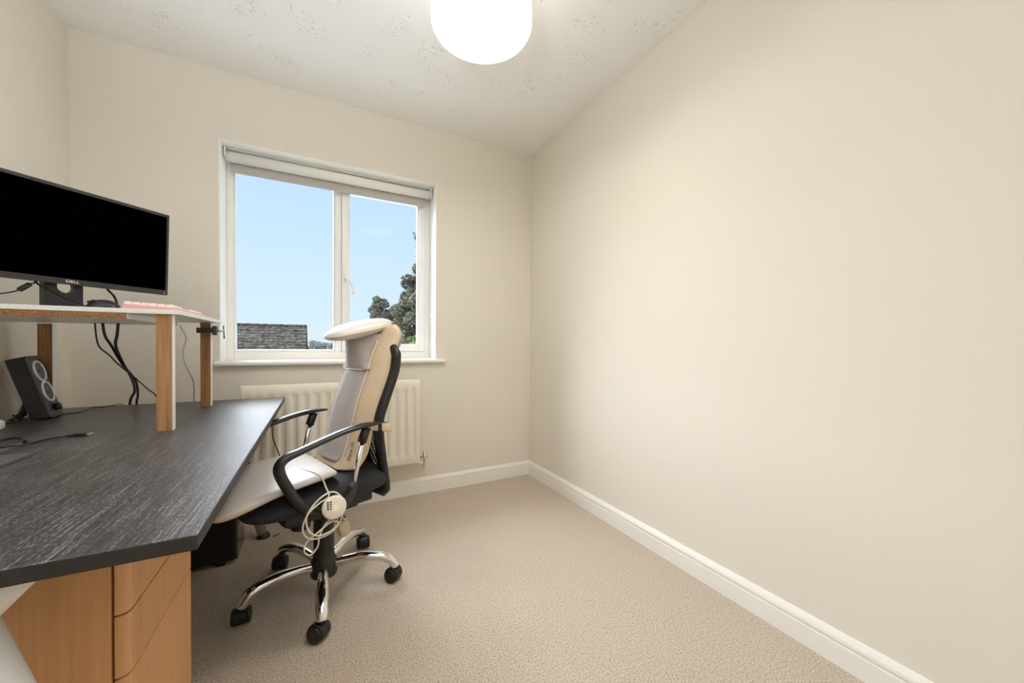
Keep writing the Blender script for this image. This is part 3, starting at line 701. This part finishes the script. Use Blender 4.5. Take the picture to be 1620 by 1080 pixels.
for x_ in (0.004,):
    a_ = KM @ Vector((0.002, 0.085, -0.054)); b_ = Vector((-0.944, 1.936, DZ + 0.008)); 
    c1_ = KM @ Vector((SW - 0.002, 0.085, -0.054)); d1_ = Vector((-0.962, 2.04, DZ + 0.008))
    th = Vector((0.012, 0, 0.006))
    sm.add([tuple(a_), tuple(c1_), tuple(d1_), tuple(b_), tuple(a_ + th), tuple(c1_ + th), tuple(d1_ + th), tuple(b_ + th)], [(0, 1, 2, 3), (7, 6, 5, 4), (0, 4, 5, 1), (1, 5, 6, 2), (2, 6, 7, 3), (3, 7, 4, 0)])
sm.build('stand', 'grey_plastic', spk, bevel=0.002)
for hz_ in (0.176, 0.099):
    o_ = KM @ Vector((SW / 2, hz_, 0.0))
    dr = MB().lathe([(0.0390, 0.0), (0.0390, 0.0035), (0.036, 0.0055), (0.0330, 0.0045), (0.0322, 0.0)], tuple(o_), tuple(en), 36, caps=False).build('driver_ring', 'ring', spk)
    MB().lathe([(0.033, 0.0022), (0.031, 0.0008), (0.029, 0.0030), (0.027, 0.001), (0.018, -0.0035), (0.0155, -0.004), (0.0125, 0.0015), (0.0, 0.0040)], tuple(o_), tuple(en), 32).build('driver_cone', 'cone', dr)
MB().lathe([(0.0125, 0.0), (0.0125, 0.014), (0.0115, 0.016), (0, 0.016)], tuple(KM @ Vector((SW * 0.55, 0.037, 0))), tuple(en), 24).build('volume_knob', 'black_plastic', spk)
# tangle of cable behind the speaker
tg = []
for i in range(26):
    a = i * 1.9
    tg.append((-0.932 + 0.026 * math.cos(a) * (0.6 + 0.4 * math.sin(i * 0.7)), 1.955 + 0.040 * math.sin(a * 0.93), DZ + 0.004 + 0.022 * (0.5 + 0.5 * math.sin(i * 2.3))))
tg += [(-0.915, 1.915, DZ + 0.003), (-0.955, 1.88, DZ + 0.003), (-0.975, 1.93, DZ + 0.005)]
cable('coiled_cable', tg, 0.0019, 'cable', 'tangled bundle of thin black cable at the back of the speaker', n=5)

# ------------------------------------------------------------------ small things at the left of the desk
wp = thing('power_adapter', 'small rounded white plastic adapter on the desk at the left picture edge', 'adapter', (-0.915, 1.745, DZ))
MB().box((-0.960, 1.700, DZ), (-0.8700, 1.772, DZ + 0.034)).build('body', 'white_plastic', wp, bevel=0.012, seg=4)
MB().tube(crom([(-0.955, 1.72, DZ + 0.012), (-0.972, 1.70, DZ + 0.006), (-0.975, 1.62, DZ + 0.004)], 5), 0.0025, 8).build('lead', 'cable_white', wp)

A0, A1 = Vector((-0.616, 1.331, 0)), Vector((-0.614, 1.100, 0))
dk = thing('docking_station', 'flat grey metal docking station on the desk at the left picture edge', 'docking station', (-0.72, 1.25, DZ))
MB().box((-0.840, 1.100, DZ + 0.0003), (-0.6145, 1.331, DZ + 0.009)).build('base_plate', 'aluminium', dk, bevel=0.0015)
MB().box((-0.840, 1.110, DZ + 0.009), (-0.676, 1.385, DZ + 0.0135)).build('upper_plate', 'aluminium', dk, bevel=0.0015)
for y in (1.333, 1.352):
    MB().box((-0.700, y, DZ + 0.0136), (-0.686, y + 0.014, DZ + 0.0235)).build('connector', 'grey_plastic', dk, bevel=0.001)
uc = thing('usb_cable', 'grey usb cable with a metal tipped plug lying on the dark desk', 'cable', (-0.63, 1.555, DZ))
up_ = [(-0.692, 1.372, DZ + 0.018), (-0.690, 1.410, DZ + 0.014), (-0.690, 1.455, DZ + 0.006), (-0.688, 1.500, DZ + 0.003), (-0.672, 1.530, DZ + 0.004), (-0.640, 1.548, DZ + 0.0045)]
MB().tube(crom(up_, 7), 0.0021, 8).build('cord', 'cable', uc)
PMt = Matrix.Translation((-0.640, 1.548, DZ + 0.0005)) @ Matrix.Rotation(math.atan2(0.006, 0.050), 4, 'Z')
MB().box((-0.006, -0.0055, 0.001), (0.006, 0.0055, 0.0075), PMt).box((0.006, -0.009, 0.0), (0.034, 0.009, 0.010), PMt).build('plug', 'dark_blue_black', uc, bevel=0.0016)
MB().box((0.034, -0.006, 0.0025), (0.047, 0.006, 0.0075), PMt).build('plug_tip', 'chrome', uc)
cable('cable_stub', [(-0.770, 1.470, DZ + 0.004), (-0.755, 1.500, DZ + 0.004), (-0.770, 1.540, DZ + 0.006), (-0.752, 1.548, DZ + 0.010), (-0.725, 1.535, DZ + 0.008), (-0.708, 1.505, DZ + 0.0035)], 0.0042, 'cable', 'short loop of thick black cable behind the docking station')
cable('cable_by_radiator', [(-0.215, 2.288, 0.60), (-0.212, 2.290, 0.50), (-0.205, 2.295, 0.46), (-0.180, 2.296, 0.38), (-0.168, 2.296, 0.30), (-0.150, 2.296, 0.12), (-0.148, 2.28, 0.004), (-0.20, 2.20, 0.004)], 0.0028, 'cable', 'thin black cable hanging down before the radiator behind the desk end')

# ------------------------------------------------------------------ office chair (local axes: +x forward, +y its left, towards the camera)
CX, CY, CAZ = 0.020, 1.650, R(203)
ch_ = thing('office_chair', 'black mesh back swivel office chair with chrome base pulled up to the desk', 'chair', (CX, CY, 0), CAZ, local=True)
MB().lathe([(0.0, 0.058), (0.046, 0.058), (0.049, 0.064), (0.049, 0.104), (0.046, 0.118), (0.040, 0.128), (0.0375, 0.142), (0.0375, 0.285), (0.040, 0.29), (0.040, 0.315), (0.030, 0.320), (0.0, 0.320)], seg=36).build('gas_column', 'column_plastic', ch_)
for i, (wx, wy) in enumerate(((0.010, 1.362), (0.283, 1.567), (0.190, 1.906), (-0.144, 1.889), (-0.238, 1.558))):
    dx, dy = wx - CX, wy - CY
    a = math.atan2(dy, dx) - CAZ; rad_ = math.hypot(dx, dy)
    c, s_ = math.cos(a), math.sin(a)
    P = lambda r, z: (r * c, r * s_, z)
    path = crom([P(0.036, 0.096), P(0.085, 0.108), P(0.150, 0.116), P(0.205, 0.112), P(0.245, 0.100), P(rad_ - 0.012, 0.082), P(rad_, 0.062)], 5)
    rr_ = [(0.0165, 0.0150)] * len(path)
    rr_ = [(0.0190 - 0.001 * min(1, k / 12), 0.0125 + 0.0085 * min(1, k / 12) - 0.003 * max(0, (k - 20) / 10)) for k in range(len(path))]
    MB().tube(path, rr_, 16, side=(0, 0, 1)).build('base_leg', 'chrome', ch_)
    ya = a + (0.9, -0.5, 0.6, -0.8, 1.2)[i]                      # which way the caster trails
    f = np.array((math.cos(ya), math.sin(ya), 0)); l = np.array((-f[1], f[0], 0)); o_ = np.array(P(rad_, 0)) - f * 0.012
    hood = MB()
    prof = []
    for k in range(13):
        t = math.pi * k / 12
        prof.append((0.0300 * math.cos(t), 0.0285 + 0.0305 * math.sin(t)))
    prof += [(-0.0295, 0.020), (-0.024, 0.010), (0.024, 0.010), (0.0295, 0.020)]
    hood.loft([[tuple(o_ + f * p[0] + l * w * 0.0185 + np.array((0, 0, p[1]))) for p in prof] for w in (-1, 1)], smooth=False)
    hood.tube([tuple(o_ + f * 0.012 + np.array((0, 0, 0.052))), tuple(o_ + f * 0.012 + np.array((0, 0, 0.072)))], 0.0095, 12)
    cst = hood.build('caster', 'black_plastic', ch_, bevel=0.002)
    for w in (-1, 1):
        MB().lathe([(0.0, 0.0190), (0.0268, 0.0190), (0.0275, 0.0205), (0.0275, 0.0235), (0.0255, 0.0265), (0.020, 0.0285), (0.010, 0.0295), (0.0, 0.0295)], tuple(o_ + np.array((0, 0, 0.0275))), tuple(l * w), 28).build('wheel', 'black_plastic', cst)
# seat
rings = []
for x, hw_, zt, zb in ((-0.186, 0.10, 0.452, 0.424), (-0.178, 0.165, 0.468, 0.410), (-0.160, 0.195, 0.481, 0.403), (-0.125, 0.212, 0.490, 0.400), (-0.06, 0.220, 0.492, 0.398), (0.03, 0.226, 0.484, 0.397),
                       (0.12, 0.228, 0.474, 0.397), (0.20, 0.226, 0.468, 0.398), (0.255, 0.219, 0.463, 0.403), (0.290, 0.207, 0.456, 0.412), (0.310, 0.185, 0.448, 0.420), (0.318, 0.13, 0.441, 0.427)):
    rings.append(super_ring(x, hw_, (zt - zb) / 2, (zt + zb) / 2, 36, 3.2))
MB().loft(rings).build('seat', 'black_fabric', ch_)
MB().box((-0.10, -0.085, 0.320), (0.16, 0.085, 0.352)).box((-0.13, -0.14, 0.352), (0.19, 0.14, 0.398)).build('seat_mechanism', 'black_plastic', ch_, bevel=0.008)
MB().lathe([(0.0, -0.02), (0.031, -0.018), (0.033, -0.012), (0.033, 0.062), (0.0, 0.064)], (0.108, 0.055, 0.318), seg=24).build('tension_knob', 'black_plastic', ch_)
# armrests
for s in (1, -1):
    y = 0.225 * s
    ap = crom([(-0.108, y, 0.677), (-0.043, y, 0.676), (0.028, y, 0.667), (0.104, y, 0.648), (0.172, y, 0.628), (0.214, y, 0.615), (0.234, y, 0.595), (0.232, y, 0.566), (0.214, y * 1.0, 0.524), (0.188, y, 0.474), (0.150, y, 0.430), (0.108, y, 0.406), (0.070, y, 0.398)], 5)
    n_ = len(ap)
    wr = []
    for k in range(n_):
        t = k / (n_ - 1)
        wid = 0.021 if t < 0.42 else 0.019
        thk = 0.0105 + 0.006 * max(0, min(1, (t - 0.3) / 0.25)) + 0.007 * max(0, min(1, (t - 0.75) / 0.25))
        if t < 0.08: thk *= 0.45 + 0.55 * t / 0.08
        wr.append((wid, thk))
    arm = MB().tube(ap, wr, 16, side=(0, 1, 0)).build('armrest', 'arm_plastic', ch_)
    cf = MB().tube([(-0.055, y, 0.668), (-0.036, y, 0.616)], (0.0165, 0.0165), 16, side=(0, 1, 0)).build('post_cuff', 'black_plastic', arm)
    MB().tube([(-0.042, y, 0.632), (0.001, y, 0.446)], 0.0095, 16).build('post_rod', 'chrome', arm)
    sk = crom([(-0.004, y, 0.468), (0.006, y, 0.440), (0.022, y, 0.418), (0.050, y, 0.402), (0.085, y, 0.398)], 4)
    MB().tube(sk, [(0.0165, 0.0165)] * (len(sk) - 6) + [(0.018, 0.021)] * 6, 16, side=(0, 1, 0)).build('post_socket', 'column_plastic', arm)
    MB().lathe([(0.0, -0.020), (0.033, -0.020), (0.036, -0.014), (0.036, 0.014), (0.033, 0.020), (0.0, 0.020)], (0.080, y, 0.402), (0, 1, 0), 28).build('arm_hub', 'column_plastic', arm)
    MB().tube([(0.080, y - s * 0.018, 0.385), (0.055, 0.13 * s, 0.376)], (0.020, 0.013), 14, side=(1, 0, 0)).build('arm_bracket', 'black_plastic', arm)
# backrest: rails, top and bottom rails as one bent frame, mesh between
side = [(-0.215, 0.930), (-0.207, 0.870), (-0.182, 0.800), (-0.156, 0.735), (-0.138, 0.680), (-0.136, 0.630), (-0.146, 0.540), (-0.158, 0.460), (-0.166, 0.400)]
half = crom(side, 4)
loop = [(x, 0.172, z) for x, z in half]
bot = [(-0.170, 0.150, 0.382), (-0.172, 0.08, 0.378), (-0.172, -0.08, 0.378), (-0.170, -0.150, 0.382)]
top_ = [(-0.218, -0.150, 0.952), (-0.220, -0.08, 0.960), (-0.220, 0.08, 0.960), (-0.218, 0.150, 0.952)]
loop = loop + bot + [(x, -0.172, z) for x, z in reversed(half)] + top_
MB().tube(loop, (0.0175, 0.026), 14, closed=True, side=(1, 0, 0)).build('backrest_frame', 'black_plastic', ch_)
MB().grid([[(x + 0.008 - 0.022 * (1 - (yy / 0.165) ** 2), yy, z) for yy in np.linspace(-0.165, 0.165, 13)] for x, z in half]).build('backrest_mesh', 'mesh', ch_)
MB().tube(crom([(-0.03, 0, 0.345), (-0.12, 0, 0.340), (-0.178, 0, 0.372), (-0.186, 0, 0.45), (-0.176, 0, 0.54)], 5), (0.032, 0.008), 12, side=(0, 1, 0)).build('back_support', 'black_plastic', ch_)

# ------------------------------------------------------------------ massage cushion lying on the chair
mc = thing('massage_cushion', 'beige and grey massage cushion strapped onto the seat and back of the black chair', 'cushion', (CX, CY, 0.5), CAZ, local=False)
mc['_o'] = [0, 0, 0.5]
prof = [(-0.002, 0.494), (-0.018, 0.515), (-0.040, 0.550), (-0.058, 0.612), (-0.089, 0.733), (-0.112, 0.800), (-0.138, 0.872), (-0.157, 0.935), (-0.182, 0.990), (-0.196, 1.025), (-0.206, 1.048), (-0.222, 1.062)]
PR = crom(prof, 4)
rings = []
for i, (x, z) in enumerate(PR):
    t = i / (len(PR) - 1)
    w = 0.160 * (1 - 0.30 * max(0, (t - 0.72) / 0.28) ** 2.2) * (1 - 0.06 * max(0, (0.1 - t) / 0.1))
    sw = 0.045 - 0.030 * max(0, (t - 0.75) / 0.25) ** 1.5
    front = [(x - 0.004, 0.0), (x - 0.003, 0.05), (x, 0.092), (x - sw * 0.40, 0.125), (x - sw * 0.85, w - 0.008), (x - sw - 0.004, w)]
    back = [(x - sw - 0.014, w - 0.001), (x - sw - 0.018, w - 0.012), (x - 0.040, 0.10), (x - 0.032, 0.05), (x - 0.030, 0.0)]
    pts = [(a, b) for a, b in front + back]
    ring = [(a, b, z - 0.3 * (a - x) * 0) for a, b in pts] + [(a, -b, z) for a, b in reversed(pts[1:-1])]
    rings.append(ring)
pad = MB().loft(rings).build('back_pad', 'leather', mc)
# raised grey centre panel
cp = []
for i, (x, z) in enumerate(PR):
    if z < 0.510 or z > 0.874: continue
    t = (z - 0.510) / 0.364
    hwid = 0.093 * (1 - 0.45 * max(0, (0.12 - t) / 0.12) ** 2)
    bul = 0.018 * min(1, t * 6)
    cp.append([(x + bul * (1 - abs(u) ** 3.5) + 0.003, u * hwid, z) for u in np.linspace(-1, 1, 15)] + [(x - 0.006, u * hwid, z) for u in np.linspace(1, -1, 15)])
cpo = MB().loft(cp).build('centre_panel', 'pad_grey', mc)
nk = []
for z, xf, xb, wd in ((0.870, -0.116, -0.146, 0.090), (0.878, -0.112, -0.150, 0.088), (0.90, -0.108, -0.158, 0.084), (0.94, -0.106, -0.170, 0.080), (0.985, -0.104, -0.185, 0.082), (1.02, -0.106, -0.205, 0.086)):
    fr_ = [(xb + 0.004, wd + 0.010), (xb + 0.03, wd + 0.004), (xf - 0.012, 0.055), (xf, 0.035), (xf + 0.003, 0.0)]
    ring = [(a, b, z) for a, b in fr_] + [(a, -b, z) for a, b in reversed(fr_[:-1])] + [(xb - 0.01, -wd, z), (xb - 0.01, wd, z)]
    nk.append(ring)
MB().loft(nk).build('neck_panel', 'pad_grey', mc)
# piping along the seams
MB().tube([(x + 0.004, 0.094, z) for x, z in PR if 0.515 < z < 1.0], 0.0026, 8).build('piping', 'piping', pad)
MB().tube([(x + 0.004, -0.094, z) for x, z in PR if 0.515 < z < 1.0], 0.0026, 8).build('piping', 'piping', pad)
MB().tube([(-0.128, 0.094, 0.871), (-0.112, 0.06, 0.872), (-0.107, 0.03, 0.872), (-0.106, -0.03, 0.872), (-0.112, -0.06, 0.872), (-0.128, -0.092, 0.871)], 0.0022, 8).build('neck_seam', 'piping', pad)
MB().tube([(x - 0.053, 0.1585, z) for x, z in PR if z < 0.93], 0.0028, 8).build('edge_piping', 'strap', pad)
MB().tube([(x - 0.053, -0.1585, z) for x, z in PR if z < 0.93], 0.0028, 8).build('edge_piping', 'strap', pad)
# head pillow
pl = []
pa, pw, ph, pt_ = 0.138, 0.104, 0.041, 0.25
for vv_ in np.linspace(-1.5, 1.5, 15):
    ring = []
    for k in range(40):
        u = 2 * math.pi * k / 40
        cv = math.cos(vv_) ** 0.75
        x = pa * cv * math.copysign(abs(math.cos(u)) ** 0.85, math.cos(u)); y = pw * cv * math.copysign(abs(math.sin(u)) ** 0.85, math.sin(u))
        z = ph * (1.0 if vv_ > 0 else 0.75) * math.sin(vv_)
        ring.append((-0.150 + x, y, 1.036 - x * math.sin(pt_) + z))
    pl.append(ring)
pil = MB().loft(pl).build('head_pillow', 'pad_seat', mc)
MB().tube([(-0.150 + pa * 1.005 * math.copysign(abs(math.cos(u)) ** 0.85, math.cos(u)), pw * 1.005 * math.copysign(abs(math.sin(u)) ** 0.85, math.sin(u)), 1.034 - pa * math.copysign(abs(math.cos(u)) ** 0.85, math.cos(u)) * math.sin(pt_)) for u in np.linspace(0, 2 * math.pi, 48, endpoint=False)], 0.0024, 8, closed=True).build('pillow_piping', 'strap', pil)
MB().tube(crom([(-0.262, 0.02, 1.074), (-0.285, 0.02, 1.064), (-0.300, 0.02, 1.030), (-0.300, 0.02, 0.985), (-0.285, 0.02, 0.955)], 5), (0.062, 0.004), 12, side=(0, 1, 0)).build('head_strap', 'pad_grey', mc)
# strap round the waist of the chair back
wsp = [(-0.105, 0.158, 0.655), (-0.125, 0.190, 0.652), (-0.160, 0.202, 0.646), (-0.178, 0.180, 0.643), (-0.184, 0.0, 0.640), (-0.178, -0.180, 0.643), (-0.160, -0.202, 0.646), (-0.125, -0.190, 0.652), (-0.105, -0.158, 0.655)]
MB().tube(crom(wsp, 5), (0.0165, 0.0014), 10, side=(0, 0, 1)).build('waist_strap', 'strap', mc)
# seat pad
rings = []
for x, hw_, zt, zb, tw in ((0.010, 0.150, 0.508, 0.498, 1), (0.022, 0.174, 0.518, 0.494, 1), (0.06, 0.188, 0.526, 0.492, .8), (0.11, 0.194, 0.526, 0.489, .6), (0.17, 0.197, 0.522, 0.484, .3), (0.24, 0.199, 0.515, 0.472, 0), (0.30, 0.199, 0.507, 0.456, 0), (0.345, 0.197, 0.499, 0.447, 0), (0.370, 0.191, 0.491, 0.446, 0), (0.385, 0.182, 0.481, 0.450, 0), (0.391, 0.172, 0.472, 0.458, 0)):
    rg = super_ring(x, hw_, (zt - zb) / 2, (zt + zb) / 2, 40, 2.7)
    rings.append([(p[0] + 0.06 * tw * p[1], p[1], p[2] + 0.020 * tw * p[1] * 0) for p in rg])
sp_ = MB().loft(rings).build('seat_pad', 'pad_seat', mc)
edge = [(r[37][0], r[37][1] + 0.001, r[37][2]) for r in rings]
MB().tube(crom(edge, 3), 0.0026, 8).build('piping', 'strap', sp_)
# printed name on the near wing, reading upwards
wa = Vector((-0.0535, 0.119, 0.556)); 
vup = Vector((-0.031, 0, 0.121)).normalized(); vout = Vector((-0.045, 0.068, 0)).normalized()
nn = vup.cross(vout); nn = nn if nn.dot(Vector((0.6, 0.8, 0))) > 0 else -nn
xt = vup; yt = nn.cross(xt)
TM = Matrix(((xt.x, yt.x, nn.x, wa.x), (xt.y, yt.y, nn.y, wa.y), (xt.z, yt.z, nn.z, wa.z), (0, 0, 0, 1)))
text_part('printed_name', 'iCares 3D', 0.0175, TM @ Matrix.Translation((0.003, 0.001, 0.0078)), 'print', pad, depth=0.0006)

# remote control of the cushion, its cord, and a plug
rmn = Vector((0.22, 0.94, 0.16)).normalized()
rc = thing('remote_control', 'round cream remote control with looped cord hung on the chair arm joint', 'remote control', (CX, CY, 0.43), CAZ)
rc['_o'] = [0, 0, 0.43]
ro = Vector((0.086, 0.272, 0.430))
MB().lathe([(0.0, -0.010), (0.031, -0.010), (0.0370, -0.006), (0.0385, 0.0), (0.0372, 0.005), (0.032, 0.008), (0.018, 0.0098), (0.0, 0.0102)], tuple(ro), tuple(rmn), 40).build('body', 'remote', rc)
ru = (Vector((0, 0, 1)) - rmn * rmn.z).normalized(); rx_ = ru.cross(rmn)
for i in range(4):
    for j in range(2):
        c_ = ro + rmn * 0.0094 - rx_ * (0.0205 - j * 0.0085) * 1.0 + ru * (0.021 - i * 0.0072)
        Bm = Matrix(((rx_.x, ru.x, rmn.x, c_.x), (rx_.y, ru.y, rmn.y, c_.y), (rx_.z, ru.z, rmn.z, c_.z), (0, 0, 0, 1)))
        MB().box((-0.0026, -0.0024, -0.002), (0.0026, 0.0024, 0.0010), Bm).build('button', 'print', rc, bevel=0.0006)
rcord = [(0.06, -0.06, 0.520), (0.085, -0.03, 0.525), (0.110, 0.03, 0.523), (0.112, 0.09, 0.524), (0.100, 0.150, 0.523), (0.092, 0.192, 0.512), (0.088, 0.212, 0.485), (0.092, 0.246, 0.462), (0.130, 0.262, 0.455), (0.165, 0.268, 0.436), (0.183, 0.268, 0.398), (0.172, 0.268, 0.362), (0.136, 0.268, 0.344), (0.090, 0.268, 0.349), (0.060, 0.268, 0.384), (0.050, 0.262, 0.436), (0.080, 0.256, 0.476), (0.128, 0.262, 0.470), (0.168, 0.264, 0.430),
         (0.168, 0.272, 0.385), (0.140, 0.274, 0.356), (0.100, 0.275, 0.356), (0.074, 0.274, 0.374), (0.095, 0.270, 0.384), (0.140, 0.268, 0.362), (0.172, 0.268, 0.345), (0.178, 0.268, 0.318), (0.160, 0.268, 0.300), (0.138, 0.268, 0.318), (0.132, 0.268, 0.350), (0.110, 0.262, 0.380), (0.075, 0.258, 0.392)]
MB().tube(crom(rcord, 6), 0.0027, 8).build('cord', 'cable_white', rc)
pg = thing('mains_plug', 'beige moulded plug dangling beside the chair column', 'plug', (CX, CY, 0.27), CAZ)
pg['_o'] = [0, 0, 0.27]
pc_ = np.array((-0.028, 0.10, 0.270))
rings = []
for t, w, h in ((-0.040, 0.012, 0.008), (-0.034, 0.019, 0.013), (-0.015, 0.024, 0.016), (0.008, 0.024, 0.016), (0.020, 0.021, 0.015), (0.025, 0.016, 0.012)):
    rings.append([tuple(pc_ + np.array((w * math.copysign(abs(math.cos(a)) ** 0.7, math.cos(a)) + 0.2 * t, h * math.copysign(abs(math.sin(a)) ** 0.7, math.sin(a)), t))) for a in np.linspace(0, 2 * math.pi, 24, endpoint=False)])
MB().loft(rings).build('body', 'plug', pg)
for dx_ in (-0.008, 0.008):
    MB().box(tuple(pc_ + np.array((dx_ - 0.002, -0.004, 0.022))), tuple(pc_ + np.array((dx_ + 0.006, 0.004, 0.036)))).build('pin', 'cast_iron', pg)
MB().tube(crom([tuple(pc_ + np.array((0.0, 0.0, 0.020))), (-0.020, 0.12, 0.318), (0.010, 0.20, 0.345), (0.045, 0.262, 0.372)], 5), 0.0027, 8).build('lead', 'cable_white', pg)

# ------------------------------------------------------------------ outside: house roof, trees, hedge
hs = thing('neighbour_house', 'low house with a weathered brown tiled roof outside the window', 'house', (-6, 29.7, -3))
hx0, hx1, ry_, rz_, run, rise = -12.0, -0.70, 29.72, 2.25, 4.7, 3.15
MB().box((hx0 + 0.25, ry_ - run + 0.4, -3.0), (hx1 - 0.25, ry_ + run - 0.4, rz_ - rise + 0.1)).build('wall', 'brick', hs)
gv = [(hx1 - 0.25, ry_ - run + 0.4, rz_ - rise + 0.1), (hx1 - 0.25, ry_ + run - 0.4, rz_ - rise + 0.1), (hx1 - 0.25, ry_, rz_ - 0.15)]
gv2 = [(hx0 + 0.25, p[1], p[2]) for p in gv]
MB().add(gv + gv2, [(0, 1, 2), (5, 4, 3), (0, 2, 5, 3), (1, 4, 5, 2), (0, 3, 4, 1)]).build('gable', 'brick', hs)
tl = MB(); nc = 17; nt_ = 37
for sgn in (-1, 1):
    for c in range(nc):
        u0, u1 = c / nc, (c + 1.12) / nc
        off = 0.5 * (c % 2)
        for k in range(nt_):
            xa = hx0 + (k + off * 0.0) * (hx1 - hx0) / nt_; xb = xa + (hx1 - hx0) / nt_ - 0.012
            jz = random.uniform(-0.010, 0.010)
            q0 = (ry_ + sgn * run * u0, rz_ - rise * u0 + jz); q1 = (ry_ + sgn * run * u1, rz_ - rise * u1 + 0.022 + jz)
            if sgn > 0 and k % 4: continue
            xw = xb if sgn < 0 else xa + 4 * (hx1 - hx0) / nt_ - 0.012
            tl.add([(xa, q0[0], q0[1]), (min(xw, hx1), q0[0], q0[1]), (min(xw, hx1), q1[0], q1[1]), (xa, q1[0], q1[1]), (xa, q1[0], q1[1] - 0.024), (min(xw, hx1), q1[0], q1[1] - 0.024)], [(0, 1, 2, 3), (3, 2, 5, 4)])
tl.build('roof_tiles', 'tiles', hs, props={'kind': 'stuff'})
for k in range(24):
    xa = hx0 + k * (hx1 - hx0) / 24
    MB().tube([(xa, ry_, rz_ - 0.03), (xa + (hx1 - hx0) / 24 - 0.015, ry_, rz_ - 0.03)], 0.11, 8).build('ridge_tile', 'tiles', hs)

def foliage(blobs, count, size, seed):
    rng = np.random.default_rng(seed)
    wts = np.array([b[3] * b[4] * b[5] for b in blobs]) ** 0.67; wts /= wts.sum()
    ids = rng.choice(len(blobs), count, p=wts)
    B = np.array(blobs)[ids]
    d = rng.normal(size=(count, 3)); d /= np.linalg.norm(d, axis=1)[:, None]
    rad = rng.uniform(0.55, 1.08, count) ** 0.8
    P = B[:, :3] + d * B[:, 3:6] * rad[:, None]
    u = rng.normal(size=(count, 3)); u /= np.linalg.norm(u, axis=1)[:, None]
    w = np.cross(u, rng.normal(size=(count, 3))); w /= np.linalg.norm(w, axis=1)[:, None]
    sz = size * rng.uniform(0.6, 1.3, count)[:, None]
    V = np.stack([P - u * sz, P + w * sz * 0.45, P + u * sz, P - w * sz * 0.45], 1).reshape(-1, 3)
    m = MB(); m.v = [tuple(p) for p in V]; m.f = [(4 * i, 4 * i + 1, 4 * i + 2, 4 * i + 3) for i in range(count)]; m.s = [False] * count
    return m
def tree(name, label, base, blobs, count, size, seed, mat, trunk_r=0.12, extra=()):
    t = thing(name, label, 'tree' if 'tree' in name else 'bush', base)
    tk = MB()
    mid = np.mean([b[:3] for b in blobs], axis=0)
    tk.tube([base, (0.4 * base[0] + 0.6 * mid[0], 0.4 * base[1] + 0.6 * mid[1], 0.4 * base[2] + 0.6 * mid[2]), tuple(mid)], [trunk_r, trunk_r * 0.8, trunk_r * 0.5], 8)
    for b in blobs: tk.tube([(0.5 * base[0] + 0.5 * mid[0], 0.5 * base[1] + 0.5 * mid[1], 0.45 * base[2] + 0.55 * mid[2]), b[:3]], [trunk_r * 0.4, trunk_r * 0.12], 6)
    tk.build('trunk', 'bark', t)
    foliage(blobs, count, size, seed).build('foliage', mat, t, props={'kind': 'stuff'})
    return t
def blobs_in(env, n, rad, seed):
    """small clumps filling an envelope of ellipsoids"""
    rng = np.random.default_rng(seed); out = []
    for k in range(n):
        b = env[rng.integers(len(env))]
        d = rng.normal(size=3); d /= np.linalg.norm(d); d *= rng.uniform(0.2, 0.95) ** 0.6
        r = rad * rng.uniform(0.6, 1.3)
        out.append((b[0] + d[0] * b[3], b[1] + d[1] * b[4], b[2] + d[2] * b[5], r, r, r * 0.8))
    return out
tree('broad_tree', 'tall dark leafy tree at the right side of the window view', (3.75, 14.4, -3.0),
     blobs_in([(3.55, 14.0, 2.9, 0.75, 0.8, 1.0), (3.35, 14.0, 1.9, 0.95, 0.9, 1.1), (3.3, 14.0, 0.8, 0.95, 0.9, 1.0), (3.9, 14.2, 3.6, 0.7, 0.7, 0.7)], 120, 0.27, 3), 46000, 0.055, 11, 'leaf_dark')
tree('small_tree', 'shorter grey green tree left of the tall dark tree outside', (2.8, 18.9, -3.0),
     blobs_in([(2.62, 18.9, 2.5, 0.42, 0.5, 0.75), (2.85, 18.9, 1.9, 0.85, 0.7, 0.7), (3.3, 18.8, 2.1, 0.5, 0.5, 0.6), (2.8, 18.9, 1.0, 0.95, 0.8, 0.9)], 95, 0.24, 5), 30000, 0.06, 12, 'leaf_mid')
tree('garden_bush', 'bright green bush low in the right window pane', (2.75, 11.3, -3.0),
     blobs_in([(2.50, 11.2, 0.86, 0.60, 0.4, 0.46), (2.75, 11.3, -0.6, 0.8, 0.7, 1.3)], 26, 0.2, 6), 9000, 0.04, 13, 'leaf_bright', 0.05)
tree('near_tree', 'nearer tree whose leafy twigs reach in at the right pane edge', (3.5, 8.6, -3.0),
     [(2.13, 9.07, 3.60, 0.10, 0.12, 0.13), (2.12, 9.07, 3.40, 0.05, 0.05, 0.05), (2.15, 9.05, 3.05, 0.07, 0.08, 0.10), (2.5, 8.95, 3.45, 0.3, 0.3, 0.35), (2.8, 8.8, 3.2, 0.5, 0.4, 0.6), (3.2, 8.7, 3.4, 0.6, 0.5, 0.7)], 900, 0.06, 14, 'leaf_dark', 0.08)
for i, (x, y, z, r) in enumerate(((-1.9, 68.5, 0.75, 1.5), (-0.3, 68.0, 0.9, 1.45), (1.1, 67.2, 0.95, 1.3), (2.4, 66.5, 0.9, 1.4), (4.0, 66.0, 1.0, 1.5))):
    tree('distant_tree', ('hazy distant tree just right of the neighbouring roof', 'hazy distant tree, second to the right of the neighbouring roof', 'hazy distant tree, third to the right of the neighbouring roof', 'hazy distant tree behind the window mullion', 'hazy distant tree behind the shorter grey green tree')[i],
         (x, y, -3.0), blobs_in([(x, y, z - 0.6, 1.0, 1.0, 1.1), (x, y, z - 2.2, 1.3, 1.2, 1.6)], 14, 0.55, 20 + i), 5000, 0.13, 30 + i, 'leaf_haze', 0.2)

for o in bpy.data.objects:
    if '_o' in o.keys(): del o['_o']
